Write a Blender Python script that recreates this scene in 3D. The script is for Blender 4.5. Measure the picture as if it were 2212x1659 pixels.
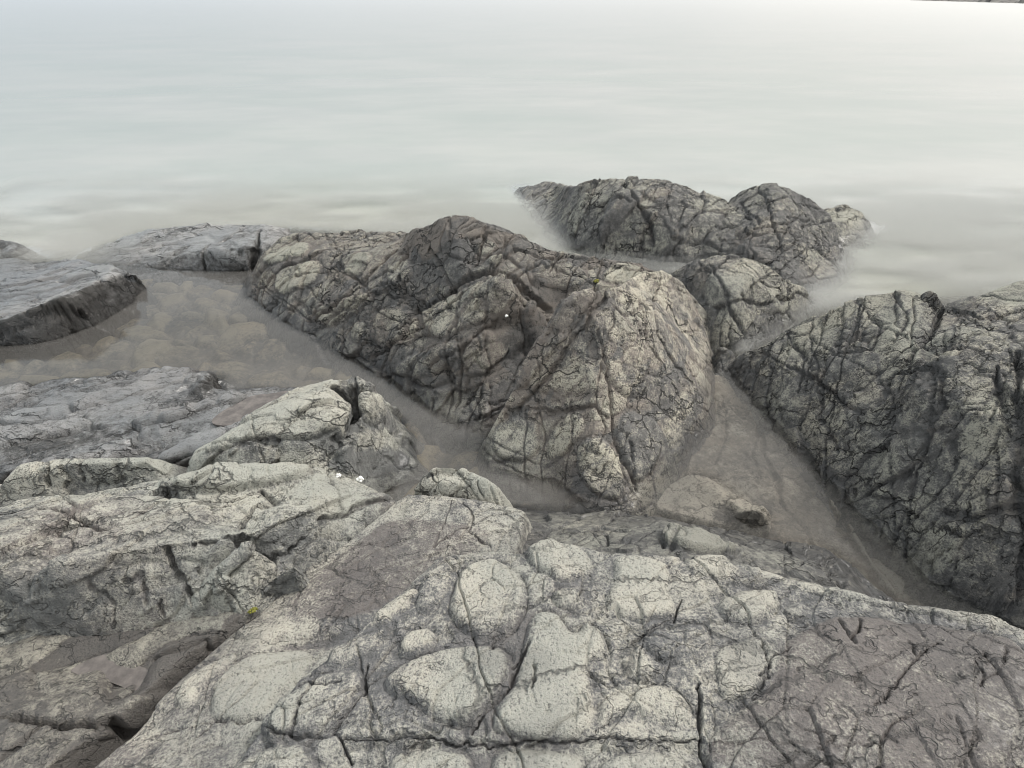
import bpy, math, random
import numpy as np
from mathutils import Vector
from mathutils.geometry import delaunay_2d_cdt

random.seed(3); np.random.seed(3)
scene = bpy.context.scene
for o in list(bpy.data.objects): bpy.data.objects.remove(o)
col = scene.collection
rad = math.radians

# ------------------------------------------------------------------ camera
CAM_H = 2.6                                   # metres above the water
FOC = 1106 / math.tan(rad(44.0))              # focal length in photo units (photo taken as 2212 x 1659)
CX, CY = 1106.0, 829.5
PITCH = math.atan((CY + 1.0) / FOC)           # horizon just above the top of the frame
cam_d = bpy.data.cameras.new('camera'); cam = bpy.data.objects.new('camera', cam_d); col.objects.link(cam)
cam.location = (0, 0, CAM_H); cam.rotation_euler = (math.pi/2 - PITCH, 0, 0)
cam_d.sensor_fit = 'HORIZONTAL'; cam_d.angle = rad(88.0); cam_d.clip_start = 0.05; cam_d.clip_end = 30000
scene.camera = cam
scene.render.resolution_x = 1024; scene.render.resolution_y = 768
scene.view_settings.view_transform = 'Standard'; scene.view_settings.look = 'None'
scene.view_settings.gamma = 1.0; scene.view_settings.use_curve_mapping = False
scene.view_settings.exposure = 1.12
scene.cycles.use_denoising = True; scene.cycles.max_bounces = 5; scene.cycles.diffuse_bounces = 2; scene.cycles.glossy_bounces = 2; scene.cycles.transparent_max_bounces = 10
scene.cycles.filter_width = 1.0; scene.cycles.sample_clamp_direct = 4.0; scene.cycles.sample_clamp_indirect = 3.0

# ------------------------------------------------------------------ overcast sky and veiled sun
SUN_EL, SUN_AZ = rad(48), rad(64)             # azimuth clockwise from +Y: ahead and to the right
w = bpy.data.worlds.new('World'); scene.world = w; w.use_nodes = True
nt = w.node_tree; nt.nodes.clear()
out = nt.nodes.new('ShaderNodeOutputWorld'); bg = nt.nodes.new('ShaderNodeBackground')
sky = nt.nodes.new('ShaderNodeTexSky'); sky.sky_type = 'NISHITA'; sky.sun_disc = False
sky.sun_elevation = SUN_EL; sky.sun_rotation = SUN_AZ
sky.air_density = 1.0; sky.dust_density = 4.0; sky.ozone_density = 1.0
geo = nt.nodes.new('ShaderNodeTexCoord')
mp = nt.nodes.new('ShaderNodeMapping'); mp.inputs['Scale'].default_value = (1.0, 1.0, 2.6)
cl = nt.nodes.new('ShaderNodeTexNoise'); cl.inputs['Scale'].default_value = 1.6; cl.inputs['Detail'].default_value = 5
cr = nt.nodes.new('ShaderNodeValToRGB')       # broken cloud: darker blue-grey and lighter white
cr.color_ramp.elements[0].position = 0.32; cr.color_ramp.elements[0].color = (0.84, 0.865, 0.86, 1)
cr.color_ramp.elements[1].position = 0.66; cr.color_ramp.elements[1].color = (1.10, 1.09, 1.06, 1)
sep = nt.nodes.new('ShaderNodeSeparateXYZ'); nt.links.new(geo.outputs['Generated'], sep.inputs[0])
el = nt.nodes.new('ShaderNodeValToRGB')       # an overcast sky is brighter overhead than at the horizon
el.color_ramp.elements[0].position = 0.0; el.color_ramp.elements[0].color = (6.3, 6.4, 6.5, 1)
el.color_ramp.elements[1].position = 0.8; el.color_ramp.elements[1].color = (15.5, 15.3, 14.8, 1)
nt.links.new(sep.outputs['Z'], el.inputs['Fac'])
az = nt.nodes.new('ShaderNodeValToRGB')       # warmer and brighter towards the veiled sun, bluer away from it
az.color_ramp.elements[0].position = 0.18; az.color_ramp.elements[0].color = (0.81, 0.89, 0.97, 1)
az.color_ramp.elements[1].position = 0.72; az.color_ramp.elements[1].color = (1.09, 1.08, 1.06, 1)
ma = nt.nodes.new('ShaderNodeMath'); ma.operation = 'MULTIPLY_ADD'; ma.inputs[1].default_value = 0.5; ma.inputs[2].default_value = 0.5
nt.links.new(sep.outputs['X'], ma.inputs[0]); nt.links.new(ma.outputs[0], az.inputs['Fac'])
mul2 = nt.nodes.new('ShaderNodeMix'); mul2.data_type = 'RGBA'; mul2.blend_type = 'MULTIPLY'; mul2.inputs['Factor'].default_value = 1.0
mul = nt.nodes.new('ShaderNodeMix'); mul.data_type = 'RGBA'; mul.blend_type = 'MULTIPLY'; mul.inputs['Factor'].default_value = 1.0
mix = nt.nodes.new('ShaderNodeMix'); mix.data_type = 'RGBA'; mix.inputs['Factor'].default_value = 0.85
nt.links.new(geo.outputs['Generated'], mp.inputs['Vector']); nt.links.new(mp.outputs[0], cl.inputs['Vector'])
nt.links.new(cl.outputs['Fac'], cr.inputs['Fac'])
nt.links.new(cr.outputs[0], mul2.inputs['A']); nt.links.new(az.outputs[0], mul2.inputs['B']); nt.links.new(mul2.outputs['Result'], mul.inputs['A']); nt.links.new(el.outputs[0], mul.inputs['B'])
nt.links.new(sky.outputs[0], mix.inputs['A']); nt.links.new(mul.outputs['Result'], mix.inputs['B'])
nt.links.new(mix.outputs['Result'], bg.inputs['Color']); bg.inputs['Strength'].default_value = 0.052
nt.links.new(bg.outputs[0], out.inputs['Surface'])
sd = bpy.data.lights.new('sun', 'SUN'); sun = bpy.data.objects.new('sun', sd); col.objects.link(sun)
sd.energy = 1.5; sd.angle = rad(10); sd.color = (1.0, 0.965, 0.91)
sdir = Vector((math.sin(SUN_AZ)*math.cos(SUN_EL), math.cos(SUN_AZ)*math.cos(SUN_EL), math.sin(SUN_EL)))
sun.rotation_euler = sdir.to_track_quat('Z', 'Y').to_euler(); sun.location = (4, 6, 9)

# ------------------------------------------------------------------ photo pixel + height -> place
SP, CP = math.sin(PITCH), math.cos(PITCH)
def ray(u, v):
    x = (u - CX) / FOC; y = -(v - CY) / FOC
    return np.stack([x, y*SP + CP, y*CP - SP], -1)
def at(u, v, z):
    d = ray(np.asarray(u, float), np.asarray(v, float))
    t = (z - CAM_H) / d[..., 2]
    return d[..., 0]*t, d[..., 1]*t

# ------------------------------------------------------------------ noise
def _h(ix, iy, iz, s):
    h = (ix.astype(np.uint32)*np.uint32(374761393) + iy.astype(np.uint32)*np.uint32(668265263)
         + iz.astype(np.uint32)*np.uint32(2147483647) + np.uint32((s*144665 + 12345) & 0xffffffff))
    h = (h ^ (h >> np.uint32(13))) * np.uint32(1274126177)
    h = (h ^ (h >> np.uint32(16))) * np.uint32(2246822519)
    return h ^ (h >> np.uint32(13))
def _hf(ix, iy, iz, s): return (_h(ix, iy, iz, s) & np.uint32(0xffff)).astype(np.float32) / 65535.0
def vnoise(p, s=0):                            # smooth value noise, -1..1
    i = np.floor(p).astype(np.int32); f = (p - i).astype(np.float32)
    f = f*f*f*(f*(f*6 - 15) + 10)
    r = 0
    for dx in (0, 1):
        wx = f[:, 0] if dx else 1 - f[:, 0]
        for dy in (0, 1):
            wy = wx * (f[:, 1] if dy else 1 - f[:, 1])
            for dz in (0, 1):
                wz = wy * (f[:, 2] if dz else 1 - f[:, 2])
                r = r + wz * _hf(i[:, 0]+dx, i[:, 1]+dy, i[:, 2]+dz, s)
    return r*2 - 1
_R = np.array([[0.80, 0.60, 0.0], [-0.36, 0.48, 0.80], [0.48, -0.64, 0.60]], np.float32)
def fbm(p, octv=5, s=0, gain=0.5):
    a, tot, r = 1.0, 0.0, 0
    q = p.astype(np.float32)
    for k in range(octv):
        r = r + a*vnoise(q, s + k*7); tot += a; a *= gain
        q = (q @ _R) * np.float32(2.03) + np.float32(17.3)
    return r / tot
def ridged(p, octv=4, s=0):
    a, tot, r = 1.0, 0.0, 0
    q = p.astype(np.float32)
    for k in range(octv):
        r = r + a*(1 - np.abs(vnoise(q, s + k*5))); tot += a; a *= 0.55
        q = (q @ _R) * np.float32(2.1) + np.float32(9.1)
    return r / tot
def worley(p, s=0):                            # F1, F2, cell hash, vector from the cell's centre
    i = np.floor(p).astype(np.int32); n = len(p)
    f1 = np.full(n, 9., np.float32); f2 = np.full(n, 9., np.float32)
    hid = np.zeros(n, np.float32); vec = np.zeros((n, 3), np.float32)
    for dx in (-1, 0, 1):
        for dy in (-1, 0, 1):
            for dz in (-1, 0, 1):
                cx, cy, cz = i[:, 0]+dx, i[:, 1]+dy, i[:, 2]+dz
                h = _h(cx, cy, cz, s)
                qx = p[:, 0] - (cx + (h & np.uint32(1023)).astype(np.float32)/1023)
                qy = p[:, 1] - (cy + ((h >> np.uint32(10)) & np.uint32(1023)).astype(np.float32)/1023)
                qz = p[:, 2] - (cz + ((h >> np.uint32(20)) & np.uint32(1023)).astype(np.float32)/1023)
                d = np.sqrt(qx*qx + qy*qy + qz*qz).astype(np.float32)
                m = d < f1
                f2 = np.where(m, f1, np.minimum(f2, d)); f1 = np.where(m, d, f1)
                hid = np.where(m, ((h >> np.uint32(7)) & np.uint32(0xffff)).astype(np.float32)/65535, hid)
                vec[m, 0] = qx[m]; vec[m, 1] = qy[m]; vec[m, 2] = qz[m]
    return f1, f2, hid, vec
def sstep(a, b, x):
    t = np.clip((x - a) / (b - a), 0, 1); return t*t*(3 - 2*t)

# ------------------------------------------------------------------ plane geometry
def seg_dist(X, Y, P, vals=None, closed=True):
    """distance from points to a polyline, and the interpolated value at the nearest place"""
    n = len(P); best = np.full(X.shape, 1e9, np.float32); bv = np.zeros(X.shape, np.float32)
    for k in range(n if closed else n - 1):
        ax, ay = P[k]; bx, by = P[(k+1) % n]
        ex, ey = bx-ax, by-ay; L = ex*ex + ey*ey + 1e-12
        t = np.clip(((X-ax)*ex + (Y-ay)*ey)/L, 0, 1)
        d = np.hypot(X-ax-t*ex, Y-ay-t*ey)
        m = d < best; best = np.where(m, d, best)
        if vals is not None: bv = np.where(m, vals[k]*(1-t) + vals[(k+1) % n]*t, bv)
    return best, bv
def inside(X, Y, P):
    r = np.zeros(X.shape, bool); n = len(P)
    for k in range(n):
        ax, ay = P[k]; bx, by = P[(k+1) % n]
        c = (ay > Y) != (by > Y)
        with np.errstate(divide='ignore', invalid='ignore'):
            r ^= c & (X < (bx-ax)*(Y-ay)/(by-ay+1e-12) + ax)
    return r
def blur(Z, sig):
    if sig < 0.3: return Z
    n = int(max(1, round(sig*2.5))); k = np.exp(-0.5*(np.arange(-n, n+1)/sig)**2); k /= k.sum()
    for ax in (0, 1):
        pad = [(0, 0), (0, 0)]; pad[ax] = (n, n)
        Q = np.pad(Z, pad, mode='edge'); R = np.zeros_like(Z)
        for j, kk in enumerate(k):
            R += kk * (Q[j:j+Z.shape[0], :] if ax == 0 else Q[:, j:j+Z.shape[1]])
        Z = R
    return Z
def smooth_poly(P, it=1):
    for _ in range(it):
        Q = []
        for k in range(len(P)):
            a, b = np.array(P[k], float), np.array(P[(k+1) % len(P)], float)
            Q += [a*.75 + b*.25, a*.25 + b*.75]
        P = Q
    return [tuple(q) for q in P]

# one height map of everything solid, for the depth of the water
GX0, GY0, GR, GNX, GNY = -9.0, 0.4, 0.02, 900, 600
GH = np.full((GNY, GNX), -9.0, np.float32)
def note_height(X, Y, Z):
    ix = ((X-GX0)/GR).astype(int); iy = ((Y-GY0)/GR).astype(int)
    m = (ix >= 0) & (ix < GNX) & (iy >= 0) & (iy < GNY)
    np.maximum.at(GH, (iy[m], ix[m]), Z[m])
def fill_height():
    global GH
    E = np.full_like(GH, -9.0)
    for dx in (-1, 0, 1):
        for dy in (-1, 0, 1): E = np.maximum(E, np.roll(np.roll(GH, dx, 1), dy, 0))
    GH = np.where(GH < -8, E, GH)

# ------------------------------------------------------------------ materials
def nd(nt, t, **kw):
    n = nt.nodes.new(t)
    for k, v in kw.items():
        if k.startswith('i_'):
            n.inputs[int(k[2:]) if k[2:].isdigit() else k[2:].replace('_', ' ')].default_value = v
        else: setattr(n, k, v)
    return n
def mth(nt, op, a, b=None, c=None, clamp=False):
    n = nt.nodes.new('ShaderNodeMath'); n.operation = op; n.use_clamp = clamp
    for k, s in enumerate((a, b, c)):
        if s is None: continue
        if isinstance(s, (int, float)): n.inputs[k].default_value = s
        else: nt.links.new(s, n.inputs[k])
    return n.outputs[0]
def mixc(nt, f, a, b, mode='MIX'):
    n = nt.nodes.new('ShaderNodeMix'); n.data_type = 'RGBA'; n.blend_type = mode
    for k, s in (('Factor', f), ('A', a), ('B', b)):
        if isinstance(s, (int, float)): n.inputs[k].default_value = s
        elif isinstance(s, tuple): n.inputs[k].default_value = (*s, 1)
        else: nt.links.new(s, n.inputs[k])
    return n.outputs['Result']
def ramp(nt, f, a, b):
    n = nt.nodes.new('ShaderNodeMapRange'); n.interpolation_type = 'SMOOTHSTEP'
    n.inputs['From Min'].default_value = a; n.inputs['From Max'].default_value = b
    nt.links.new(f, n.inputs['Value']); return n.outputs[0]
def noise(nt, vec, sc, det=6, rough=0.6, dist=0.0):
    n = nd(nt, 'ShaderNodeTexNoise', i_Scale=sc, i_Detail=det, i_Roughness=rough, i_Distortion=dist)
    nt.links.new(vec, n.inputs['Vector']); return n
def attr(nt, name):
    n = nt.nodes.new('ShaderNodeAttribute'); n.attribute_name = name; return n.outputs['Fac']

def rock_material(name, grey, cream, brown, crack=16.0, fine=1.0, speck=0.5, bump=0.6, wetrough=0.42, turn=40, stretch=(0.6, 1.35, 1.0), ckc=0.75, grain=0.9):
    m = bpy.data.materials.new(name); m.use_nodes = True; nt = m.node_tree
    b = nt.nodes['Principled BSDF']
    pos = nt.nodes.new('ShaderNodeNewGeometry').outputs['Position']
    n1 = attr(nt, 'broad')
    n2n = noise(nt, pos, 21.0*fine, 5, 0.72); n2 = n2n.outputs['Fac']
    n3 = noise(nt, pos, 105.0*fine, 3, 0.75).outputs['Fac']
    mp = nd(nt, 'ShaderNodeMapping'); mp.inputs['Rotation'].default_value = (0.3, 0.2, rad(turn)); mp.inputs['Scale'].default_value = stretch
    wv = nt.nodes.new('ShaderNodeVectorMath'); wv.operation = 'MULTIPLY_ADD'
    nt.links.new(noise(nt, pos, 9.0*fine, 3, 0.65).outputs['Color'], wv.inputs[0]); wv.inputs[1].default_value = (0.15/fine,)*3; nt.links.new(pos, wv.inputs[2])
    nt.links.new(wv.outputs[0], mp.inputs['Vector'])
    def cracks(sc, wdt, mk):
        v = nd(nt, 'ShaderNodeTexVoronoi', feature='DISTANCE_TO_EDGE', i_Scale=sc)
        nt.links.new(mp.outputs[0], v.inputs['Vector'])
        return mth(nt, 'MAXIMUM', ramp(nt, v.outputs['Distance'], 0.0, wdt), mk)     # 1 = sound rock, 0 = crack
    ca = attr(nt, 'sound')
    c1 = cracks(crack*0.5, 0.045, ca); vn = nd(nt, 'ShaderNodeTexNoise', i_Scale=crack*0.85, i_Detail=2.0, i_Roughness=0.55, i_Distortion=0.4); nt.links.new(mp.outputs[0], vn.inputs['Vector'])
    c2 = mth(nt, 'MAXIMUM', ramp(nt, mth(nt, 'ABSOLUTE', mth(nt, 'SUBTRACT', vn.outputs['Fac'], 0.5)), 0.0, 0.017), ramp(nt, n1, -0.05, 0.2))
    cc = mth(nt, 'MULTIPLY', c1, mth(nt, 'MULTIPLY_ADD', c2, 0.7, 0.3))
    pit = ramp(nt, n3, 0.33, 0.46)
    lich = attr(nt, 'lichen_tone'); wet = attr(nt, 'wet'); brn = attr(nt, 'brown')
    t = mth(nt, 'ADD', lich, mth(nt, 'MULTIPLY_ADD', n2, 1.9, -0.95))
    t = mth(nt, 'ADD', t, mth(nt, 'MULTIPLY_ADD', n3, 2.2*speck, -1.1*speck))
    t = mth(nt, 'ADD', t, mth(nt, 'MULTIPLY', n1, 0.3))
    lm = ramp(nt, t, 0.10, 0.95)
    tb = mth(nt, 'ADD', brn, mth(nt, 'MULTIPLY_ADD', n2, 1.2, -0.6))
    base = mixc(nt, ramp(nt, n2, 0.3, 0.7), tuple(g*0.70 for g in grey), tuple(g*1.30 for g in grey))
    base = mixc(nt, ramp(nt, tb, 0.15, 0.95), base, brown)
    crm = mixc(nt, ramp(nt, n1, -0.3, 0.3), cream, tuple(c*k for c, k in zip(cream, (0.80, 0.835, 0.86))))
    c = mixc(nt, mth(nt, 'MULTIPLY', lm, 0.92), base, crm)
    c = mixc(nt, mth(nt, 'MULTIPLY_ADD', pit, -0.68, 0.68), c, tuple(g*0.45 for g in grey))
    c = mixc(nt, mth(nt, 'MULTIPLY_ADD', cc, -ckc, ckc), c, tuple(g*0.22 for g in grey))     # dark dirt held in the cracks
    wd = mth(nt, 'MULTIPLY', wet, 0.8)
    c = mixc(nt, wd, c, mixc(nt, 1.0, c, (0.40, 0.40, 0.42), 'MULTIPLY'))
    nt.links.new(c, b.inputs['Base Color'])
    r = mth(nt, 'MULTIPLY_ADD', wet, -(0.86-wetrough), 0.86)
    r = mth(nt, 'ADD', r, mth(nt, 'MULTIPLY_ADD', n3, 0.2, -0.1))
    nt.links.new(r, b.inputs['Roughness']); b.inputs['Specular IOR Level'].default_value = 0.4
    nt.links.new(mth(nt, 'MULTIPLY', wet, 0.6), b.inputs['Coat Weight']); b.inputs['Coat Roughness'].default_value = min(.34, wetrough); b.inputs['Coat IOR'].default_value = 1.33
    hgt = mth(nt, 'MULTIPLY_ADD', n2, grain, mth(nt, 'MULTIPLY', n3, 0.75))
    hgt = mth(nt, 'ADD', hgt, mth(nt, 'MULTIPLY', cc, 0.8))
    bp = nd(nt, 'ShaderNodeBump', i_Strength=bump, i_Distance=0.030)
    nt.links.new(hgt, bp.inputs['Height']); nt.links.new(bp.outputs[0], b.inputs['Normal'])
    return m

M_PALE = rock_material('pale_lichened_rock', (0.155, 0.154, 0.156), (0.485, 0.458, 0.395), (0.165, 0.149, 0.142), crack=6.5, bump=0.85, speck=.9, ckc=.6)
M_LEFT = rock_material('fractured_grey_green_rock', (0.18, 0.182, 0.178), (0.50, 0.48, 0.415), (0.215, 0.192, 0.18), crack=9, bump=0.9, speck=.8, ckc=.7, grain=.7)
M_DARK = rock_material('dark_cracked_rock', (0.13, 0.127, 0.125), (0.45, 0.422, 0.345), (0.19, 0.167, 0.148), crack=10, bump=1.0, speck=0.8, fine=.9, ckc=.95, grain=.5)
M_POINT = rock_material('brown_pillowed_rock', (0.18, 0.175, 0.17), (0.58, 0.54, 0.44), (0.26, 0.226, 0.20), crack=9, bump=1.0, speck=0.9, fine=.95, ckc=.9, grain=.55)
M_WET = rock_material('wet_slate_rock', (0.12, 0.118, 0.115), (0.42, 0.395, 0.33), (0.125, 0.114, 0.105), crack=10, bump=0.8, wetrough=0.40, grain=.7)
M_WASH = rock_material('wave_washed_rock', (0.095, 0.092, 0.088), (0.46, 0.45, 0.44), (0.12, 0.11, 0.10), crack=8, bump=1.0, wetrough=0.22, speck=.35, turn=25, stretch=(.5, 1.6, 1), grain=.6)  # pale colour paints in sky sheen and the milky wash film on tops

# ------------------------------------------------------------------ rock builder
def mesh_from_grid(name, X, Y, Z, keep, mat, attrs, origin, faces=None):
    ny, nx = keep.shape
    q = keep[:-1, :-1] & keep[1:, :-1] & keep[:-1, 1:] & keep[1:, 1:]
    if faces is not None: q = q & faces
    used = np.zeros_like(keep)
    used[:-1, :-1] |= q; used[1:, :-1] |= q; used[:-1, 1:] |= q; used[1:, 1:] |= q
    idx = np.full(keep.shape, -1, np.int64); idx[used] = np.arange(used.sum())
    F = np.stack([idx[:-1, :-1][q], idx[:-1, 1:][q], idx[1:, 1:][q], idx[1:, :-1][q]], -1).astype(np.int32)
    V = np.stack([X[used]-origin[0], Y[used]-origin[1], Z[used]-origin[2]], -1).astype(np.float32)
    me = bpy.data.meshes.new(name)
    me.vertices.add(len(V)); me.vertices.foreach_set('co', V.ravel())
    me.loops.add(F.size); me.loops.foreach_set('vertex_index', F.ravel())
    me.polygons.add(len(F)); me.polygons.foreach_set('loop_start', np.arange(0, F.size, 4, dtype=np.int32))
    me.polygons.foreach_set('loop_total', np.full(len(F), 4, np.int32))
    me.polygons.foreach_set('use_smooth', np.ones(len(F), bool))
    me.update(calc_edges=True)
    for k, a in attrs.items():
        at_ = me.attributes.new(k, 'FLOAT', 'POINT'); at_.data.foreach_set('value', a[used].astype(np.float32))
    me.materials.append(mat)
    o = bpy.data.objects.new(name, me); o.location = origin; col.objects.link(o)
    return o
def tag(o, label, cat, group=None):
    o['label'] = label; o['category'] = cat
    if group: o['group'] = group
    return o

def rock(name, label, outline, pts=(), lines=(), res=0.01, soft=1.5, slope=1.3, skirt=0.3, mat=None, detail=None,
         lichen_tone=0.5, brown=0.3, wet=(0.02, 0.16), wet_all=0.0, cracks=(), pillows=(), cat='rock', group=None, stain=0.0, crack_scale=1.0, pillow_scale=1.0, part=None, steep=0.35):
    """a rock from points seen in the photo (pixel + height above the water), in metres"""
    osl = np.array([p[3] if len(p) > 3 else slope for p in outline]); O = np.array([p[:3] for p in outline], float); ox, oy = at(O[:, 0], O[:, 1], O[:, 2]); oz = O[:, 2]
    poly = list(zip(ox, oy)); V = [Vector(p) for p in poly]; VZ = list(oz)
    n = len(V); E = [(k, (k+1) % n) for k in range(n)]
    for p in pts:
        x, y = at(*p); V.append(Vector((x, y))); VZ.append(p[2])
    for ln in lines:
        for k, p in enumerate(ln):
            x, y = at(*p); V.append(Vector((x, y))); VZ.append(p[2])
            if k: E.append((len(V)-2, len(V)-1))
    r = delaunay_2d_cdt(V, E, [], 0, 1e-5)
    rv = np.array([tuple(v) for v in r[0]]); rz = np.zeros(len(rv)); src = np.array([tuple(v) for v in V]); VZ = np.array(VZ)
    extra = 0
    for k, og in enumerate(r[3]):
        if len(og): rz[k] = VZ[og[0]]
        else:
            d = np.hypot(src[:, 0]-rv[k, 0], src[:, 1]-rv[k, 1]); j = np.argsort(d)[:2]
            rz[k] = np.average(VZ[j], weights=1/(d[j]+1e-4)); extra += 1
    if extra: print('note:', name, 'crossing lines', extra)
    x0, x1 = min(ox)-skirt, max(ox)+skirt; y0, y1 = min(oy)-skirt, max(oy)+skirt
    nx, ny = int((x1-x0)/res)+2, int((y1-y0)/res)+2
    gx = x0 + np.arange(nx)*res; gy = y0 + np.arange(ny)*res
    X, Y = np.meshgrid(gx, gy); Z = np.full(X.shape, np.nan)
    for f in r[2]:
        a, b, c = rv[f[0]], rv[f[1]], rv[f[2]]
        i0 = max(0, int((min(a[0], b[0], c[0])-x0)/res)); i1 = min(nx, int((max(a[0], b[0], c[0])-x0)/res)+2)
        j0 = max(0, int((min(a[1], b[1], c[1])-y0)/res)); j1 = min(ny, int((max(a[1], b[1], c[1])-y0)/res)+2)
        if i1 <= i0 or j1 <= j0: continue
        det = (b[1]-c[1])*(a[0]-c[0]) + (c[0]-b[0])*(a[1]-c[1])
        if abs(det) < 1e-12: continue
        xs, ys = X[j0:j1, i0:i1], Y[j0:j1, i0:i1]
        l1 = ((b[1]-c[1])*(xs-c[0]) + (c[0]-b[0])*(ys-c[1]))/det
        l2 = ((c[1]-a[1])*(xs-c[0]) + (a[0]-c[0])*(ys-c[1]))/det
        l3 = 1-l1-l2; m = (l1 >= -1e-6) & (l2 >= -1e-6) & (l3 >= -1e-6)
        zz = l1*rz[f[0]] + l2*rz[f[1]] + l3*rz[f[2]]
        sub = Z[j0:j1, i0:i1]; sub[m] = zz[m]
    ins = inside(X, Y, poly)
    dist, bz = seg_dist(X, Y, poly, oz)
    _, sl = seg_dist(X, Y, poly, osl)
    Z = np.where(ins & ~np.isnan(Z), Z, bz - sl*dist)
    Z = blur(Z, soft)
    keep = ins | (dist < skirt)
    H = Z.copy()
    # places traced from the photo, laid on this rock
    def trace(px):
        px = np.array(px, float); d = ray(px[:, 0], px[:, 1])
        t = np.linspace(0.3, 14, 2600)
        PX = d[:, None, 0]*t; PY = d[:, None, 1]*t; PZ = CAM_H + d[:, None, 2]*t
        ix = np.clip(((PX-x0)/res).astype(int), 0, nx-1); iy = np.clip(((PY-y0)/res).astype(int), 0, ny-1)
        ok = (PX > x0) & (PX < x1) & (PY > y0) & (PY < y1)
        hit = ok & (PZ < H[iy, ix]); j = np.where(hit.any(1), hit.argmax(1), np.argmin(np.abs(PZ - 0.4), 1))
        k = np.arange(len(px)); return list(zip(PX[k, j], PY[k, j]))
    sel = keep
    P = np.stack([X[sel], Y[sel], Z[sel]], -1).astype(np.float32)
    gyz, gxz = np.gradient(blur(Z, max(soft, 2.0)), res)
    N = np.stack([-gxz[sel], -gyz[sel], np.ones(sel.sum())], -1); N /= np.linalg.norm(N, axis=1, keepdims=True)
    D = np.zeros(len(P), np.float32)
    L = np.full(len(P), lichen_tone, np.float32); B = np.full(len(P), brown, np.float32); WX = np.zeros(len(P), np.float32)
    LB = np.zeros(len(P), np.int16)
    for kp, pl in enumerate(pillows):
        pp, hgt, li, br = pl[:4]; hgt = hgt*pillow_scale; edge = pl[4] if len(pl) > 4 else 0.035
        W = trace(smooth_poly(pp, 2))
        xs = [q[0] for q in W]; ys = [q[1] for q in W]
        bb = (P[:, 0] > min(xs)-.15) & (P[:, 0] < max(xs)+.15) & (P[:, 1] > min(ys)-.15) & (P[:, 1] < max(ys)+.15)
        if not bb.any(): continue
        Xb = P[bb, 0] + 0.012*fbm(P[bb]*9, 3, 91); Yb = P[bb, 1] + 0.012*fbm(P[bb]*9, 3, 92)
        dd, _ = seg_dist(Xb, Yb, W); sgn = np.where(inside(Xb, Yb, W), dd, -dd)
        up = sstep(-0.006, edge, sgn); gro = np.exp(-(sgn/0.012)**2)
        if hgt >= .008:
            ib = LB[bb]; ib[sgn > 0.0] = kp+1; LB[bb] = ib
        thin = np.clip(1 - np.abs(sgn)/0.006, 0, 1)*sstep(-.3, .2, fbm(P[bb]*6, 2, 95))
        D[bb] += 1.25*hgt*up - 0.25*abs(hgt)*gro - 0.4*abs(hgt)*thin
        wl = sstep(-0.004, 0.035, sgn); L[bb] = L[bb]*(1-wl) + li*wl; B[bb] = B[bb]*(1-wl) + br*wl
        L[bb] -= min(1, abs(hgt)*40)*0.38*np.exp(-((sgn+.002)/0.025)**2)
    if detail is not None:
        d, l2, b2 = detail(P); D = D + d; L = L + l2; B = B + b2
    for ck in cracks:
        px, wid, dep = ck; wid, dep = wid*crack_scale, dep*(.4 + .6*crack_scale)
        W = trace(px)
        xs = [q[0] for q in W]; ys = [q[1] for q in W]; g = wid*4 + .06
        bb = (P[:, 0] > min(xs)-g) & (P[:, 0] < max(xs)+g) & (P[:, 1] > min(ys)-g) & (P[:, 1] < max(ys)+g)
        if not bb.any(): continue
        wob = 0.018*fbm(P[bb]*14, 3, 51) + .005*vnoise(P[bb]*60, 52); wob2 = 0.018*fbm(P[bb]*14, 3, 57) + .005*vnoise(P[bb]*60, 58)
        dd, _ = seg_dist(P[bb, 0]+wob, P[bb, 1]+wob2, W, closed=False)
        ww = wid*(0.75 + 0.5*vnoise(P[bb]*11, 77))
        D[bb] -= dep*np.clip(1.15 - dd/(1.5*ww), 0, 1); L[bb] -= 0.5*np.exp(-(dd/(ww*1.3))**2)
    L = L + steep*(N[:, 2]-0.75)  # level tops painted paler, steep faces darker as if in shade, over lichened patches
    P2 = P + N*D[:, None]
    wv = sstep(wet[1], wet[0], P2[:, 2] + 0.06*fbm(P*5, 3, 31))
    wv = np.clip(np.maximum(wv, wet_all*(0.75 + 0.6*fbm(P*4, 3, 33))), 0, 1)
    if stain: wv = np.maximum(wv, stain*sstep(.05, .40, fbm(P*2.6, 4, 37)))
    Xf, Yf, Zf = X.copy(), Y.copy(), Z.copy()
    Xf[sel], Yf[sel], Zf[sel] = P2[:, 0], P2[:, 1], P2[:, 2]
    A = {}
    for k, a in (('lichen_tone', np.clip(L, -.6, 1.4)), ('brown', np.clip(B, -.5, 1.4)), ('wet', wv), ('broad', fbm(P*2.2, 3, 900)), ('sound', sstep(-.32, .02, fbm(P*3.3, 2, 903)))):
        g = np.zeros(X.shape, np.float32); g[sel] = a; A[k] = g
    note_height(P2[:, 0], P2[:, 1], P2[:, 2])
    org = (float(np.mean(ox)), float(np.mean(oy)), float(P2[:, 2].min()))
    if part is None:
        return tag(mesh_from_grid(name, Xf, Yf, Zf, keep, mat, A, org), label, cat, group)
    lab = np.zeros(X.shape, np.int16); lab[sel] = LB; fl = lab[:-1, :-1]
    o = bpy.data.objects.new(name, None); o.location = org; col.objects.link(o); o.empty_display_size = .1
    c = mesh_from_grid('bedrock', Xf, Yf, Zf, keep, mat, A, org, fl == 0); c.parent = o; c.location = (0, 0, 0)
    for kp in range(1, len(pillows)+1):
        if (fl == kp).sum() < 60: continue
        c = mesh_from_grid(part, Xf, Yf, Zf, keep, mat, A, org, fl == kp); c.parent = o; c.location = (0, 0, 0)
    return tag(o, label, cat, group)

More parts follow.
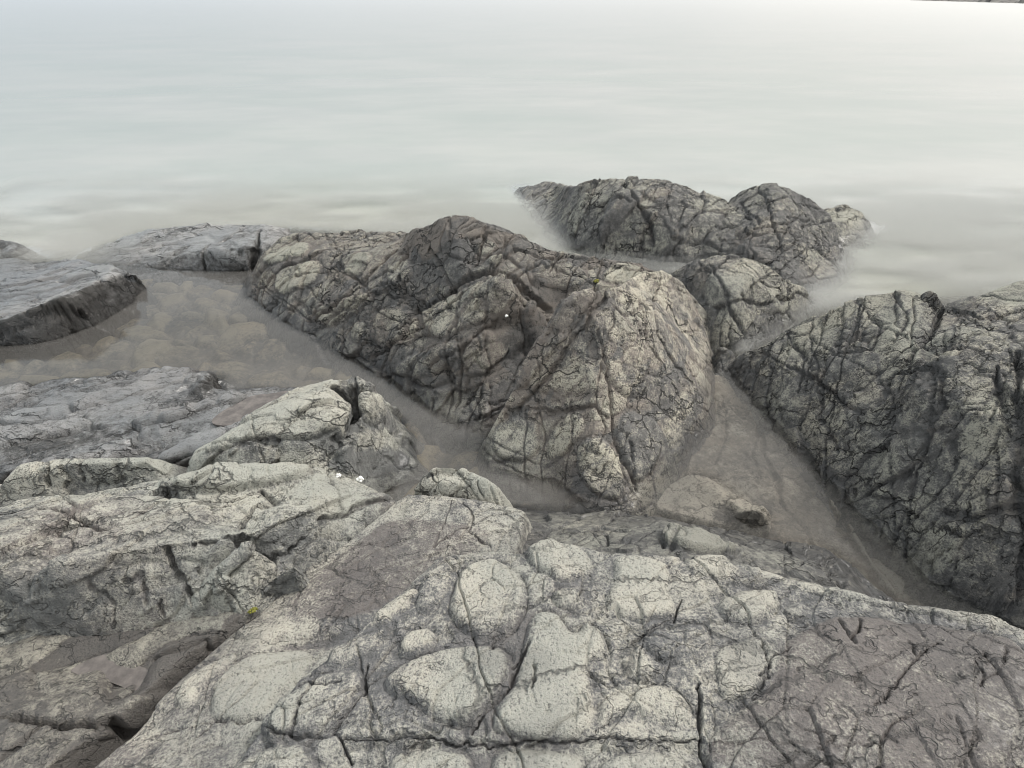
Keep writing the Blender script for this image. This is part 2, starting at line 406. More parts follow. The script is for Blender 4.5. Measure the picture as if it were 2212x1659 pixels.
_c, _s = math.cos(.75), math.sin(.75)
AN = (np.array([[_c, -_s, 0], [_s, _c, 0], [0, 0, 1]]) @ np.diag([.6, 1.3, 1.0])).astype(np.float32)
def joints(P, d, spacing, width, seed, dens=0.0):
    """a set of roughly parallel fractures: V-shaped, broken off here and there"""
    d = np.array(d, np.float32); d /= np.linalg.norm(d)
    t = (P @ d + 0.10*fbm(P*1.7, 3, seed) + 0.012*fbm(P*14, 2, seed+2))/spacing
    k = np.floor(t).astype(np.int32); z = np.zeros_like(k); best = np.full(len(P), 9., np.float32); on = np.zeros(len(P), np.float32)
    for o in (-1, 0, 1):
        j = _hf(k+o, z, z, seed); dist = np.abs(t - (k+o) - j)*spacing
        m = dist < best; best = np.where(m, dist, best)
        on = np.where(m, sstep(-.05-dens, .2-dens, vnoise(P*2.0 + (_hf(k+o, z+5, z, seed)*40)[:, None], seed+4)), on)
    return np.clip(1 - best/width, 0, 1)*on
# surface characters -------------------------------------------------------
def tilt(v, h): return v[:, 0]*np.cos(6.283*h) + v[:, 1]*np.sin(6.283*h) + 0.6*v[:, 2]*np.cos(17*h)
def dark_detail(scale=1.0, seed=0, amp=1.0, coarse=0.55):
    def f(P):
        wv = np.stack([fbm(P*3.1/scale, 3, seed+1), fbm(P*3.1/scale, 3, seed+2), fbm(P*3.1/scale, 3, seed+3)], -1)
        Q = P + 0.07*scale*wv
        f1, f2, h, v = worley((Q @ AN)*np.float32(2.6/scale), seed+4)
        e = f2-f1; mk = sstep(-.25, .15, fbm(P*2, 2, seed+9))
        d = coarse*(0.065*tilt(v, h) - 0.060*np.clip(1-e/0.05, 0, 1)*mk)*scale
        Q2 = P + 0.03*np.stack([fbm(P*9/scale, 2, seed+11), fbm(P*9/scale, 2, seed+12), fbm(P*9/scale, 2, seed+13)], -1)
        g1, g2, gh, gv = worley((Q2 @ AN)*np.float32(7.0/scale), seed+14)
        ge = g2-g1; m2 = sstep(-.15, .3, fbm(P*3.5, 2, seed+19))
        d += (0.012*tilt(gv, gh) - 0.020*np.clip(1-ge/0.06, 0, 1)*m2)*scale*(.45 + .75*m2)
        d += 0.015*coarse*scale*fbm(P*2.3/scale, 3, seed+20) + 0.005*scale*fbm(P*18, 3, seed+21, .6)
        J = np.maximum(joints(P, (.72, -.55, .35), 0.21*scale, .009*scale, seed+40), np.maximum(0.8*joints(P, (-.5, -.7, .5), .27*scale, .0085*scale, seed+47), .7*joints(P, (.3, .2, .9), .19*scale, .0075*scale, seed+54, -.1)))
        d -= 0.034*scale*J
        L = 0.35*(h-.5) - .5*J + 0.35*fbm(P*2.2, 3, seed+30) + 0.25*(gh-.5) - 0.3*np.exp(-(e/0.06)**2)
        B = 0.6*(gh-.5) + 0.5*fbm(P*1.7, 2, seed+33)
        return (d*amp).astype(np.float32), L, B
    return f
def pale_detail(seed=0, amp=1.0, blotch=1.0, facet=1.0):
    def f(P):
        f1, f2, fh, fv = worley((P + 0.05*fbm(P*4, 2, seed+31)[:, None]) @ AN * np.float32(3.4), seed+33)
        d = 0.010*fbm(P*4, 3, seed) + 0.006*fbm(P*18, 4, seed+3, .6) + 0.032*facet*tilt(fv, fh) - 0.012*facet*np.clip(1-(f2-f1)/.03, 0, 1)
        Q = P + 0.05*np.stack([fbm(P*6, 2, seed+1), fbm(P*6, 2, seed+2), 0*P[:, 0]], -1)
        g1, g2, gh, gv = worley(Q*np.float32(6.5), seed+4); ge = g2-g1
        mk = sstep(.0, .3, fbm(P*3, 2, seed+9))
        d += 0.012*tilt(gv, gh)*facet - 0.012*np.clip(1-ge/0.05, 0, 1)*mk
        d -= 0.006*sstep(.45, .7, fbm(P*45, 2, seed+12))
        d -= 0.016*np.maximum(joints(P, (.5, -.8, .2), .30, .006, seed+40, -.12), joints(P, (.85, .4, .3), .34, .006, seed+47, -.12))
        return (d*amp).astype(np.float32), blotch*(0.55*fbm(P*3.2, 3, seed+20) + 0.2*fbm(P*12, 2, seed+24)), 0.7*fbm(P*2.0, 2, seed+22)
    return f
def strata_detail(ang, seed=0, amp=1.0, step=0.05):
    ca, sa = math.cos(ang), math.sin(ang)
    def f(P):
        a = P[:, 0]*ca + P[:, 1]*sa; b = -P[:, 0]*sa + P[:, 1]*ca
        Q = np.stack([a*1.3, b*5.5, P[:, 2]*5], -1).astype(np.float32)
        Q = Q + 0.55*np.stack([fbm(P*2.5, 3, seed+1), fbm(P*2.5, 3, seed+2), fbm(P*2.5, 3, seed+3)], -1)
        f1, f2, h, v = worley(Q, seed+4); e = f2-f1
        d = step*(h-.5) + 0.5*step*v[:, 1]*(h+.1) - 0.4*step*np.exp(-(e/0.08)**2)
        Q2 = np.stack([a*4, b*16, P[:, 2]*14], -1).astype(np.float32)
        d += 0.018*ridged(Q2 + 0.5*vnoise(P*6, seed)[:, None], 3, seed+8) + 0.03*fbm(P*3, 3, seed+6) + 0.008*fbm(P*20, 3, seed+7)
        return (d*amp).astype(np.float32), 0.7*(h-.5) + 0.35*fbm(P*2.5, 3, seed+20), 0.5*fbm(P*2, 2, seed+22)
    return f

# ------------------------------------------------------------------ the rocks, far to near
rock('rock_outcrop', 'long dark hump of cracked rock farthest out in the misty sea', [
    (1118,405,0),(1140,435,0),(1165,465,0),(1200,502,0),(1240,538,0),(1300,562,0),(1400,578,0),(1500,580,.05),(1600,560,.2),
    (1640,520,.35),(1618,470,.46),(1600,455,.48),(1570,430,.56),(1520,412,.65),(1440,388,.74),(1380,379,.78),(1320,380,.76),
    (1270,385,.70),(1235,397,.5),(1200,390,.2),(1160,394,.12),(1130,398,.04)],
    pts=[(1380,440,.62),(1300,470,.47),(1450,500,.40),(1250,460,.37),(1520,470,.5),(1560,520,.3),(1200,450,.12),(1340,410,.72),(1460,430,.66)],
    res=.014, soft=2.5, slope=1.5, mat=M_DARK, crack_scale=.6, pillow_scale=.6, detail=dark_detail(1.15, 10), lichen_tone=.30, brown=.2,
    cracks=[([(1345,395),(1365,420),(1385,455),(1400,490),(1412,530)], .035, .10), ([(1300,420),(1270,470)], .02, .05),
            ([(1560,430),(1500,470),(1470,500)], .02, .05), ([(1330,430),(1390,450),(1440,445)], .018, .05), ([(1455,395),(1440,440),(1450,480)], .018, .04)])
rock('rock_outcrop', 'dark rounded hump of rock at the right end of the farthest outcrop', [
    (1575,440,.45),(1600,408,.62),(1630,396,.72),(1665,393,.76),(1710,402,.72),(1750,420,.62),(1785,450,.45),(1805,490,.3),(1812,540,.08),
    (1808,600,0),(1780,622,0),(1745,610,.1),(1700,595,.2),(1640,548,.33),(1600,520,.38),(1580,475,.42)],
    pts=[(1680,450,.62),(1720,500,.44),(1640,470,.55),(1760,560,.18),(1690,545,.3)],
    res=.013, soft=2.2, slope=1.5, mat=M_DARK, crack_scale=.6, pillow_scale=.6, detail=dark_detail(1.0, 40), lichen_tone=.30, brown=.15,
    cracks=[([(1650,420),(1665,470),(1690,540)], .025, .07), ([(1700,470),(1760,480),(1790,520)], .02, .05), ([(1600,440),(1640,490)], .02, .05)])
rock('rock_outcrop', 'low pale wave-washed rock tip right of the far dark hump', [
    (1780,448,.16),(1830,440,.2),(1865,460,.14),(1885,486,0),(1862,512,0),(1835,532,0),(1800,545,0),(1780,500,.15)],
    pts=[(1830,475,.2)], res=.014, soft=2, mat=M_DARK, crack_scale=.6, pillow_scale=.6, detail=dark_detail(.7, 70), lichen_tone=.5, brown=.2)
rock('rock_outcrop', 'ribbed greenish grey rock in front of the far outcrop, above the gully', [
    (1455,582,.40),(1500,558,.5),(1550,547,.55),(1600,548,.55),(1640,560,.5),(1690,590,.4),(1740,615,.22),(1757,650,0),(1732,682,0),
    (1690,708,0),(1640,740,0),(1590,757,0),(1540,752,0),(1518,705,.1),(1498,655,.2),(1465,608,.3)],
    pts=[(1590,640,.40),(1560,700,.2),(1680,650,.26),(1540,600,.47),(1620,600,.48),(1640,690,.15)],
    res=.011, soft=2, mat=M_DARK, crack_scale=.6, pillow_scale=.6, detail=dark_detail(.9, 90), lichen_tone=.50, brown=.05,
    cracks=[([(1530,570),(1560,620),(1580,680),(1610,730)], .02, .05), ([(1600,560),(1640,600),(1690,640)], .02, .05), ([(1600,640),(1660,660),(1720,640)], .02, .05)])
rock('boulder', 'small wet boulder wedged in the narrow neck of the gully', [
    (1538,772,.0),(1545,752,.1),(1565,746,.16),(1585,758,.12),(1592,780,.02),(1580,797,0),(1552,795,0)], pts=[(1563,765,.08)],
    res=.008, soft=2, mat=M_WET, detail=dark_detail(.4, 95), lichen_tone=.45, wet_all=.6, skirt=.12)

# big central ridge (ZR: points read off an enlargement of that part of the photo)
def ZR(p): return [(518.5 + x*.488, 389.3 + y*.488) for x, y in p]
rock('ridge_rock', 'large dark cracked ridge of rock across the middle, behind the pointed rock', [
    (537,640,0),(600,684,0),(665,718,0),(720,755,0),(800,798,0),(860,832,0),(930,878,0),(1000,915,0),(1042,925,0),
    (1110,905,-.05),(1200,800,.1),(1300,740,.22),(1400,695,.32),(1500,680,.28),(1512,645,.33),
    (1480,612,.5),(1440,588,.62),(1400,575,.68),(1320,562,.74),(1260,550,.79),(1200,536,.84),(1140,521,.90),(1128,508,.94),(1080,490,1.02),(1030,477,1.07),
    (990,464,1.1),(945,470,1.06),(905,488,.97),(880,503,.66),(800,497,.55),(700,500,.5),(640,503,.45),(605,510,.40),(565,545,.3),(540,590,.12)],
    pts=[(990,520,.98),(900,575,.72),(1000,580,.80),(1200,600,.70),(1300,620,.68),(1400,630,.6),(640,600,.30),(700,640,.27),(800,640,.45),
         (850,700,.33),(750,720,.14),(1050,680,.62),(950,760,.36),(1095,770,.30),(1050,850,.13),(930,660,.5),(880,760,.25),(600,640,.13),(1130,705,.47)],
    lines=[[(585,562,.33),(640,552,.42),(700,546,.5),(800,545,.60),(862,540,.72)],
           [(1000,642,.62),(1060,598,.78),(1110,606,.74),(1160,652,.58),(1192,700,.42)], [(1040,625,.76),(1085,602,.86),(1135,650,.70)]],
    res=.0085, soft=2.2, slope=1.4, part='lobe', mat=M_DARK, crack_scale=.6, pillow_scale=.6, detail=dark_detail(1.0, 110), lichen_tone=.24, brown=.45,
    pillows=[(ZR([(640,400),(680,330),(740,330),(780,400),(740,480),(660,490)]), .03, .5, .5), (ZR([(100,350),(200,290),(330,280),(300,330),(180,370),(110,390)]), .03, .85, .4),
             (ZR([(150,400),(300,350),(370,360),(350,450),(250,500),(150,520)]), .03, .6, .6), (ZR([(440,340),(560,310),(600,340),(540,420),(460,430)]), .03, .45, .6),
             (ZR([(780,560),(960,500),(1120,425),(1200,440),(1260,520),(1330,590),(1200,620),(1000,650),(900,720),(820,680)]), .035, .45, .5),
             (ZR([(740,280),(850,190),(960,150),(1100,205),(1250,250),(1180,300),(1000,250),(900,320),(800,380)]), .02, .15, .8),
             (ZR([(1020,260),(1100,250),(1160,300),(1100,340),(1030,330)]), .03, .5, .5), (ZR([(1080,360),(1150,320),(1190,360),(1130,400)]), .03, .6, .5),
             (ZR([(500,640),(560,610),(610,650),(590,720),(520,740),(490,700)]), .03, .5, .4), (ZR([(330,560),(480,520),(560,480),(600,520),(500,600),(400,660),(330,640)]), .03, .65, .6),
             (ZR([(690,800),(850,740),(960,700),(1000,760),(900,860),(760,900),(680,880)]), .03, .45, .4), (ZR([(1020,700),(1150,640),(1290,660),(1270,760),(1120,860),(1000,900),(960,820)]), .035, .4, .4),
             (ZR([(600,560),(720,560),(800,620),(780,720),(640,760),(560,700)]), .025, .5, .7), (ZR([(1330,330),(1480,360),(1560,420),(1480,500),(1350,480),(1280,420)]), .03, .35, .3),
             (ZR([(1620,370),(1740,380),(1850,420),(1700,480),(1590,450)]), .03, .75, .2)],
    cracks=[(ZR([(730,330),(690,420),(640,400),(620,460),(650,510),(740,530)]), .02, .05), (ZR([(690,315),(600,400),(520,480),(420,560),(330,620)]), .03, .08), (ZR([(770,580),(900,530),(1040,430),(1120,410),(1220,440),(1370,575)]), .035, .10),
            ([(880,540),(865,600),(880,640),(935,665)], .022, .05), ([(560,560),(545,600)], .02, .05),
            ([(1185,695),(1140,640),(1105,605),(1070,600),(1000,645),(940,690),(860,740),(800,770)], .028, .07),
            ([(870,560),(830,620),(770,660),(720,700)], .025, .06), ([(990,465),(975,520)], .014, .03), ([(1050,600),(1120,540),(1200,560)], .02, .04),
            ([(1000,640),(985,720),(1000,800),(985,880)], .016, .04), ([(900,690),(860,720),(820,800)], .02, .05), ([(760,600),(790,620),(800,590),(830,570)], .018, .04),
            ([(640,600),(700,590),(740,560)], .018, .04), ([(1080,700),(1000,760),(930,800)], .018, .045), ([(1100,760),(1040,830),(1000,880)], .016, .04),
            ([(1300,570),(1290,605),(1280,640)], .016, .05), ([(930,540),(960,600),(990,640)], .016, .04)])
# left low ledge behind the pool
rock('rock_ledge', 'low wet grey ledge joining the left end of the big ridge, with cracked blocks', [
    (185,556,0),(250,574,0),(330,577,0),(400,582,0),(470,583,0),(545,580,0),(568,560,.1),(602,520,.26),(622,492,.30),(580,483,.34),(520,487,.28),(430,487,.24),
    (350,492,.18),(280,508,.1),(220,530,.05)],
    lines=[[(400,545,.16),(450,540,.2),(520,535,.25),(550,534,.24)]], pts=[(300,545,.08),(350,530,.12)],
    res=.013, soft=1.6, mat=M_WASH, detail=strata_detail(.15, 20, .8), lichen_tone=.58, steep=1.0, wet_all=.6, wet=(.02, .16),
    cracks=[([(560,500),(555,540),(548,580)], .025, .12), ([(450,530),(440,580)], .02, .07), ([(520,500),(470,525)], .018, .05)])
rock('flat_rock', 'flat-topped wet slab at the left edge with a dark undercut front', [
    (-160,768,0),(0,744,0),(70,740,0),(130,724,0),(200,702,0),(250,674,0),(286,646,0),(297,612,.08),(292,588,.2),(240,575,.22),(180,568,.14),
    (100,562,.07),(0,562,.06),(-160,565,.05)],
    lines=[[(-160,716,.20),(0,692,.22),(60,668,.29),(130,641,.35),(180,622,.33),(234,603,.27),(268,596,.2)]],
    res=.010, soft=.7, mat=M_WASH, detail=strata_detail(.30, 35, .8, .07), lichen_tone=.60, steep=1.6, wet_all=.5, wet=(.18, .31), slope=3.5)
rock('flat_rock', 'small mist-covered rock at the far left edge beyond the flat slab', [
    (-140,580,0),(0,574,0),(60,567,0),(90,553,0),(62,537,.1),(30,520,.2),(0,515,.22),(-140,515,.22)], pts=[(20,545,.14)],
    res=.016, soft=2, mat=M_WASH, detail=strata_detail(.3, 46, .7), lichen_tone=.2, wet_all=.8)

# pointed rock
rock('pointed_rock', 'tall pointed rock with a sharp left edge between the two water channels', [
    (1213,640,1.0,4),(1185,692,.84,6),(1150,762,.64,6),(1110,832,.43,6),(1070,905,.2,5),(1040,962,.02,3),(1055,1008,0),(1150,1028,0),(1205,1035,0),(1250,1072,0),
    (1300,1095,0),(1372,1102,0),(1388,1070,0),(1425,1028,0),(1478,962,0),(1533,892,0),(1538,800,0),(1530,740,.1),(1516,690,.25),(1500,650,.4),
    (1472,606,.6),(1430,582,.72),(1380,590,.80),(1335,616,.99),(1305,621,1.05),(1258,633,1.03)],
    pts=[(1290,850,.5),(1280,950,.28),(1270,1020,.11),(1420,680,.72),(1430,780,.5),(1450,880,.22),(1380,980,.16),(1340,900,.36),
         (1200,850,.42),(1180,950,.16),(1340,1040,.08),(1360,760,.66)],
    lines=[[(1300,640,.99),(1298,720,.81),(1292,800,.62)]],
    res=.0065, soft=1.3, slope=1.6, part='pillow', mat=M_POINT, crack_scale=.65, pillow_scale=.8, detail=dark_detail(.8, 150, .7, .18), lichen_tone=.5, brown=.6,
    pillows=[([(1220,640),(1300,628),(1250,700),(1180,790),(1110,860),(1130,800),(1180,710)], .03, .5, .75, .02),
             ([(1270,680),(1300,640),(1350,680),(1400,760),(1400,860),(1340,860),(1300,800),(1280,740)], .018, .55, .55),
             ([(1180,720),(1260,700),(1290,800),(1310,860),(1230,850),(1120,860)], .014, .65, .6),
             ([(1110,880),(1200,870),(1300,860),(1290,880),(1180,895),(1080,910)], .012, .7, .35),
             ([(1180,950),(1220,890),(1260,885),(1270,930),(1220,990),(1180,1000)], .02, .8, .4),
             ([(1060,930),(1110,890),(1170,920),(1160,1000),(1070,1000)], .02, .5, .1),
             ([(1320,900),(1380,880),(1440,930),(1420,1010),(1380,1060),(1330,960)], .022, .25, -.2),
             ([(1250,950),(1310,940),(1350,1010),(1350,1090),(1270,1070),(1240,1010)], .022, .95, .3)],
    cracks=[([(1312,640),(1262,705),(1200,800),(1118,890)], .020, .05), ([(1090,900),(1180,892),(1260,880),(1310,900)], .016, .04),
            ([(1290,720),(1310,800),(1320,880),(1330,960),(1370,1040)], .014, .035), ([(1380,640),(1400,740),(1440,800)], .016, .035),
            ([(1430,600),(1410,650),(1420,720),(1460,790),(1500,830)], .018, .04), ([(1360,960),(1375,1060)], .012, .03)])

# right rock
rock('slope_rock', 'big dark rock sloping down on the right, webbed with cracks', [
    (1576,788,.03),(1600,762,.15),(1640,746,.26),(1700,708,.42),(1760,682,.55),(1850,642,.75),(1930,626,.85),(1990,632,.85),(2030,655,.79),(2060,656,.80),
    (2120,635,.92),(2212,605,1.02),(2350,580,1.08),(2450,700,1.02),(2450,1000,.85),(2450,1400,.2),
    (2300,1400,.02),(2212,1350,0),(2130,1312,0),(2050,1277,0),(1960,1202,0),(1900,1142,0),(1830,1072,0),(1760,992,0),(1700,932,0),(1640,867,0),(1600,822,0)],
    pts=[(1930,720,.72),(1800,800,.42),(1760,880,.2),(1950,900,.5),(2100,900,.72),(2212,900,.82),(2000,1050,.3),(2150,1050,.55),(2100,1200,.22),
         (2212,1200,.38),(1700,800,.27),(1850,720,.62),(1860,900,.36),(1680,860,.12),(1900,1050,.17),(2212,750,.95),(2110,700,.88)],
    lines=[[(2026,668,.75),(2000,720,.76),(1955,785,.64)], [(2130,735,.93),(2050,770,.85),(1990,830,.7)]],
    res=.0078, soft=2.4, slope=1.5, mat=M_DARK, crack_scale=.6, pillow_scale=.6, detail=dark_detail(.85, 190, 1.0), lichen_tone=.50, brown=.2,
    cracks=[([(2035,655),(2010,720),(1975,765),(1955,790)], .028, .08), ([(1900,870),(1930,810),(2000,800),(2035,805),(2030,860),(2000,960),(1960,1030),(1880,1070)], .024, .055),
            ([(2150,800),(2165,880),(2180,960)], .022, .06), ([(2010,800),(2005,900),(1985,1000),(1960,1100),(1945,1200)], .014, .04),
            ([(2200,760),(2195,900),(2190,1050),(2205,1200),(2190,1300)], .03, .07), ([(2212,1100),(2080,1130),(2030,1110)], .018, .05),
            ([(1700,720),(1740,780),(1720,850)], .014, .04), ([(1640,760),(1720,800),(1800,850),(1860,900)], .014, .04),
            ([(1850,650),(1900,700),(1880,760),(1800,770)], .014, .035), ([(1930,630),(1960,690),(1930,740)], .014, .035),
            ([(2060,670),(2120,690),(2212,670)], .02, .05), ([(1780,800),(1770,900),(1810,980)], .014, .04)])
rock('stone', 'small upright dark stone perched on the crest of the right rock', [
    (1994,650,.83),(1997,632,.87),(2012,624,.91),(2028,630,.90),(2037,650,.83),(2030,662,.79),(2008,663,.79)], pts=[(2015,640,.86)],
    res=.005, soft=1.5, slope=2, skirt=.05, mat=M_DARK, crack_scale=.6, pillow_scale=.6, detail=dark_detail(.3, 230), lichen_tone=.2)

# middle left: wet ledge, pale boulder
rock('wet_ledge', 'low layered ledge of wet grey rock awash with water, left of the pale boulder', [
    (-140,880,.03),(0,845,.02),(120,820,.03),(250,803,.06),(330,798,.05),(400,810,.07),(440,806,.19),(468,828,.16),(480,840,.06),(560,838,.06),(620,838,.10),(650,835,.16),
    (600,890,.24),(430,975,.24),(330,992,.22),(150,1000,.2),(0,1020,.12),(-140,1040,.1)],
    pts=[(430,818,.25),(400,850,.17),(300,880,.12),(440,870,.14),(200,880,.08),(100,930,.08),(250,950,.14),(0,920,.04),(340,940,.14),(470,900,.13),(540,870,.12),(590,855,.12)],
    res=.0085, soft=1.8, mat=M_WASH, detail=strata_detail(.42, 60, 1.25, .07), lichen_tone=.36, steep=1.6, brown=.1, wet_all=.85)
rock('rock_ridge', 'narrow pale ridge of broken rock in front of the wet ledge at the left', [
    (-140,1075,.16),(10,1050,.26),(50,1008,.33),(150,992,.36),(250,986,.38),(322,984,.38),(335,1010,.34),(300,1032,.3),(180,1044,.27),(70,1056,.25)],
    lines=[[(40,1020,.34),(150,1003,.38),(250,1000,.39),(310,995,.39)]], res=.0065, soft=1.4, mat=M_LEFT, detail=strata_detail(.25, 80, .6), lichen_tone=.75, slope=1.6, wet=(.15, .28),
    cracks=[([(250,985),(255,1035)], .014, .05), ([(185,990),(180,1040)], .012, .04), ([(120,1000),(110,1045)], .012, .04)])
rock('boulder', 'domed pale boulder at the edge of the dark channel, left of centre', [
    (415,1012,.32),(425,975,.36),(500,925,.42),(560,888,.46),(620,855,.46),(650,836,.48),(700,820,.53),(740,812,.57),(765,805,.6),(798,826,.52),(822,870,.36),
    (846,910,.22),(860,950,.1),(890,985,.02),(902,998,0),(862,1034,0),(820,1046,.05),(760,1036,.25),(690,1012,.33),(600,1008,.36),(500,1012,.35)],
    pts=[(650,880,.58),(720,900,.57),(560,932,.52),(800,975,.06),(800,930,.14),(720,985,.33),(600,990,.39),(700,850,.57)],
    lines=[[(450,978,.42),(560,958,.47),(660,962,.46),(740,945,.45)], [(780,840,.58),(770,900,.48),(740,950,.38)]],
    res=.0058, soft=2.2, slope=1.7, part='slab', mat=M_LEFT, detail=pale_detail(300, 1.1), lichen_tone=.6, brown=.25, wet=(.02, .18),
    pillows=[([(735,832),(765,808),(800,830),(825,880),(846,915),(800,918),(778,900),(772,860)], .02, 1.1, -.1), ([(440,975),(520,920),(600,880),(690,850),(740,865),(765,905),(740,945),(650,955),(550,955),(460,980)], .025, .85, .3),
             ([(690,1012),(740,968),(860,962),(900,995),(860,1032),(770,1035)], .004, -.35, 0)],
    cracks=[([(720,838),(755,870),(770,905),(755,945),(730,965)], .022, .10), ([(430,980),(520,955),(600,950)], .01, .025), ([(760,810),(775,860),(768,900)], .012, .03)])
rock('stone', 'pale chipped stone tucked under the right side of the domed boulder', [
    (764,938,.24),(785,920,.28),(812,914,.28),(842,938,.2),(860,975,.06),(830,980,.08),(790,974,.13),(766,962,.19)], pts=[(805,938,.235),(828,952,.175)],
    res=.004, soft=1.2, slope=1.4, skirt=.06, mat=M_LEFT, detail=pale_detail(320, .6), lichen_tone=1.05, wet=(-.2, -.1))

# left fractured block
rock('fractured_block', 'broad fractured block of grey-green rock with a steep cracked front, lower left', [
    (-160,1115,.60),(0,1094,.6),(60,1080,.58),(200,1060,.59),(330,1042,.6),(350,1035,.62),(480,1010,.61),(620,998,.58),(700,1012,.52),(760,1034,.45),(850,1074,.37),
    (762,1148,.42),(652,1228,.44),(600,1272,.47),(556,1306,.49),(470,1327,.49),(380,1340,.485),(230,1362,.475),(90,1370,.465),(0,1398,.455),(-160,1425,.445)],
    lines=[[(-160,1252,.78),(0,1233,.78),(100,1216,.78),(250,1196,.77),(380,1172,.76),(490,1146,.74),(518,1142,.70)], [(-160,1262,.755),(0,1243,.755),(100,1227,.75),(250,1207,.745),(380,1184,.735),(480,1160,.71)],
           [(528,1160,.62),(545,1150,.66),(600,1126,.66),(666,1102,.62),(720,1112,.53)],
           [(340,1062,.63),(420,1068,.63),(520,1060,.62)], [(345,1048,.66),(450,1030,.67),(600,1012,.65),(680,1030,.6)],
           [(530,1200,.54),(540,1250,.47),(548,1300,.44)], [(100,1230,.70),(60,1300,.62),(85,1352,.48)]],
    pts=[(150,1120,.68),(300,1120,.68),(430,1100,.67),(620,1060,.6),(740,1075,.5),(0,1150,.7),(250,1290,.60),(400,1260,.62),(170,1320,.56),(0,1310,.58),(600,1190,.55)],
    res=.0052, soft=1.0, slope=2.2, mat=M_LEFT, detail=pale_detail(340, 1.0, 1, .8), stain=.35, lichen_tone=.62, brown=.35, wet=(.02, .1),
    pillows=[([(-150,1264),(100,1230),(380,1187),(518,1157),(540,1300),(380,1335),(90,1365),(-150,1420)], .002, .55, .2), ([(345,1046),(450,1016),(620,1000),(690,1013),(640,1040),(540,1060),(420,1066)], .03, .8, .5),
             ([(30,1100),(180,1075),(330,1062),(470,1085),(510,1110),(420,1140),(250,1170),(60,1200),(-100,1200)], .012, .6, .6), ([(540,1160),(600,1132),(666,1108),(740,1120),(650,1225),(560,1290)], .004, .48, .15)],
    cracks=[([(355,1192),(372,1225),(400,1262),(432,1310)], .012, .05), ([(0,1110),(90,1100),(160,1120),(235,1150)], .009, .03), ([(340,1062),(375,1075),(330,1095),(290,1125)], .009, .03),
            ([(60,1180),(140,1130),(200,1080)], .009, .025), ([(520,1140),(545,1100),(600,1090),(560,1060)], .014, .04), ([(340,1060),(420,1078),(500,1082),(560,1062)], .011, .03),
            ([(655,1160),(620,1200),(570,1215)], .009, .03), ([(850,1075),(780,1090),(700,1130)], .012, .04), ([(700,1010),(730,1060),(745,1100)], .01, .03),
            ([(265,1260),(310,1250),(320,1300)], .007, .02), ([(420,1180),(500,1160),(530,1175)], .01, .03), ([(200,1260),(240,1310),(250,1350)], .007, .02),
            ([(350,1300),(352,1330)], .006, .02), ([(120,1060),(170,1105),(120,1160)], .009, .025)])
rock('wedge_block', 'split grey wedge of rock leaning against the front of the fractured block', [
    (372,1341,.485),(400,1305,.53),(462,1235,.63),(500,1205,.68),(533,1172,.72),(538,1240,.6),(546,1312,.49),(520,1322,.49),(450,1330,.487)],
    pts=[(470,1260,.64),(500,1300,.54),(430,1310,.55)], lines=[[(396,1324,.51),(470,1245,.635),(520,1195,.70)]],
    res=.0042, soft=1.1, slope=3, skirt=.07, mat=M_LEFT, detail=pale_detail(360, .9), lichen_tone=.5, brown=.25, wet=(-.2, -.1))
rock('wedge_block', 'short splinter of grey rock beside the mossy crack', [
    (548,1304,.47),(560,1270,.53),(600,1240,.58),(632,1222,.6),(628,1252,.52),(590,1280,.47),(558,1308,.46)], 
    res=.0035, soft=1.0, slope=3, skirt=.05, mat=M_LEFT, detail=pale_detail(370, .7), lichen_tone=.45, wet=(-.2, -.1))

# centre slab
rock('stone_slab', 'flat brownish slab in the centre foreground, pale along its far edge', [
    (858,1082,.36),(882,1064,.40),(960,1067,.42),(1050,1080,.42),(1132,1098,.40),(1120,1180,.46),(1050,1260,.5),(1000,1330,.54),(850,1480,.6),(600,1750,.72),
    (120,1740,.66),(200,1650,.6),(302,1565,.55,6),(345,1510,.52,6),(460,1400,.49,5),(562,1312,.46),(655,1234,.44),(766,1154,.42)],
    pts=[(800,1250,.49),(700,1350,.52),(620,1340,.50),(900,1200,.48),(1000,1150,.47),(500,1480,.58),(400,1600,.61),(560,1600,.63),(560,1420,.53)],
    lines=[[(600,1385,.50),(690,1395,.51),(770,1375,.53)], [(380,1490,.55),(440,1440,.54),(540,1390,.53)]],
    res=.0046, soft=2.6, slope=3.0, skirt=.2, mat=M_PALE, detail=pale_detail(400, .8, 1, .4), stain=.4, lichen_tone=.55, brown=.35, wet=(-.2, -.1),
    pillows=[([(640,1260),(760,1170),(860,1110),(1000,1130),(1080,1150),(1000,1220),(900,1260),(820,1330),(700,1350),(610,1330)], .004, .22, 1.1, .06),
             ([(455,1480),(520,1420),(640,1400),(700,1420),(640,1470),(560,1560),(450,1560)], .014, .95, .1),
             ([(360,1520),(420,1450),(520,1400),(545,1410),(440,1480),(410,1540)], .012, .85, .1),
             ([(600,1385),(690,1380),(800,1350),(760,1390),(690,1405),(610,1400)], -.012, -.3, .3, .02)],
    cracks=[([(1000,1085),(1025,1120),(1010,1150),(1060,1180)], 0.0043, .025), ([(940,1180),(990,1150),(1050,1120),(1125,1105)], 0.0037, .018), ([(975,1080),(955,1150),(940,1180)], 0.0031, .012),
            ([(915,1250),(912,1290),(935,1305)], 0.0043, .02), ([(985,1205),(990,1240),(1010,1250)], 0.0037, .02), ([(640,1300),(660,1260),(650,1240)], 0.0037, .018),
            ([(700,1370),(740,1320)], 0.0037, .015), ([(330,1588),(440,1560),(570,1555)], 0.0037, .02), ([(420,1600),(470,1560),(560,1480)], 0.0043, .02)])
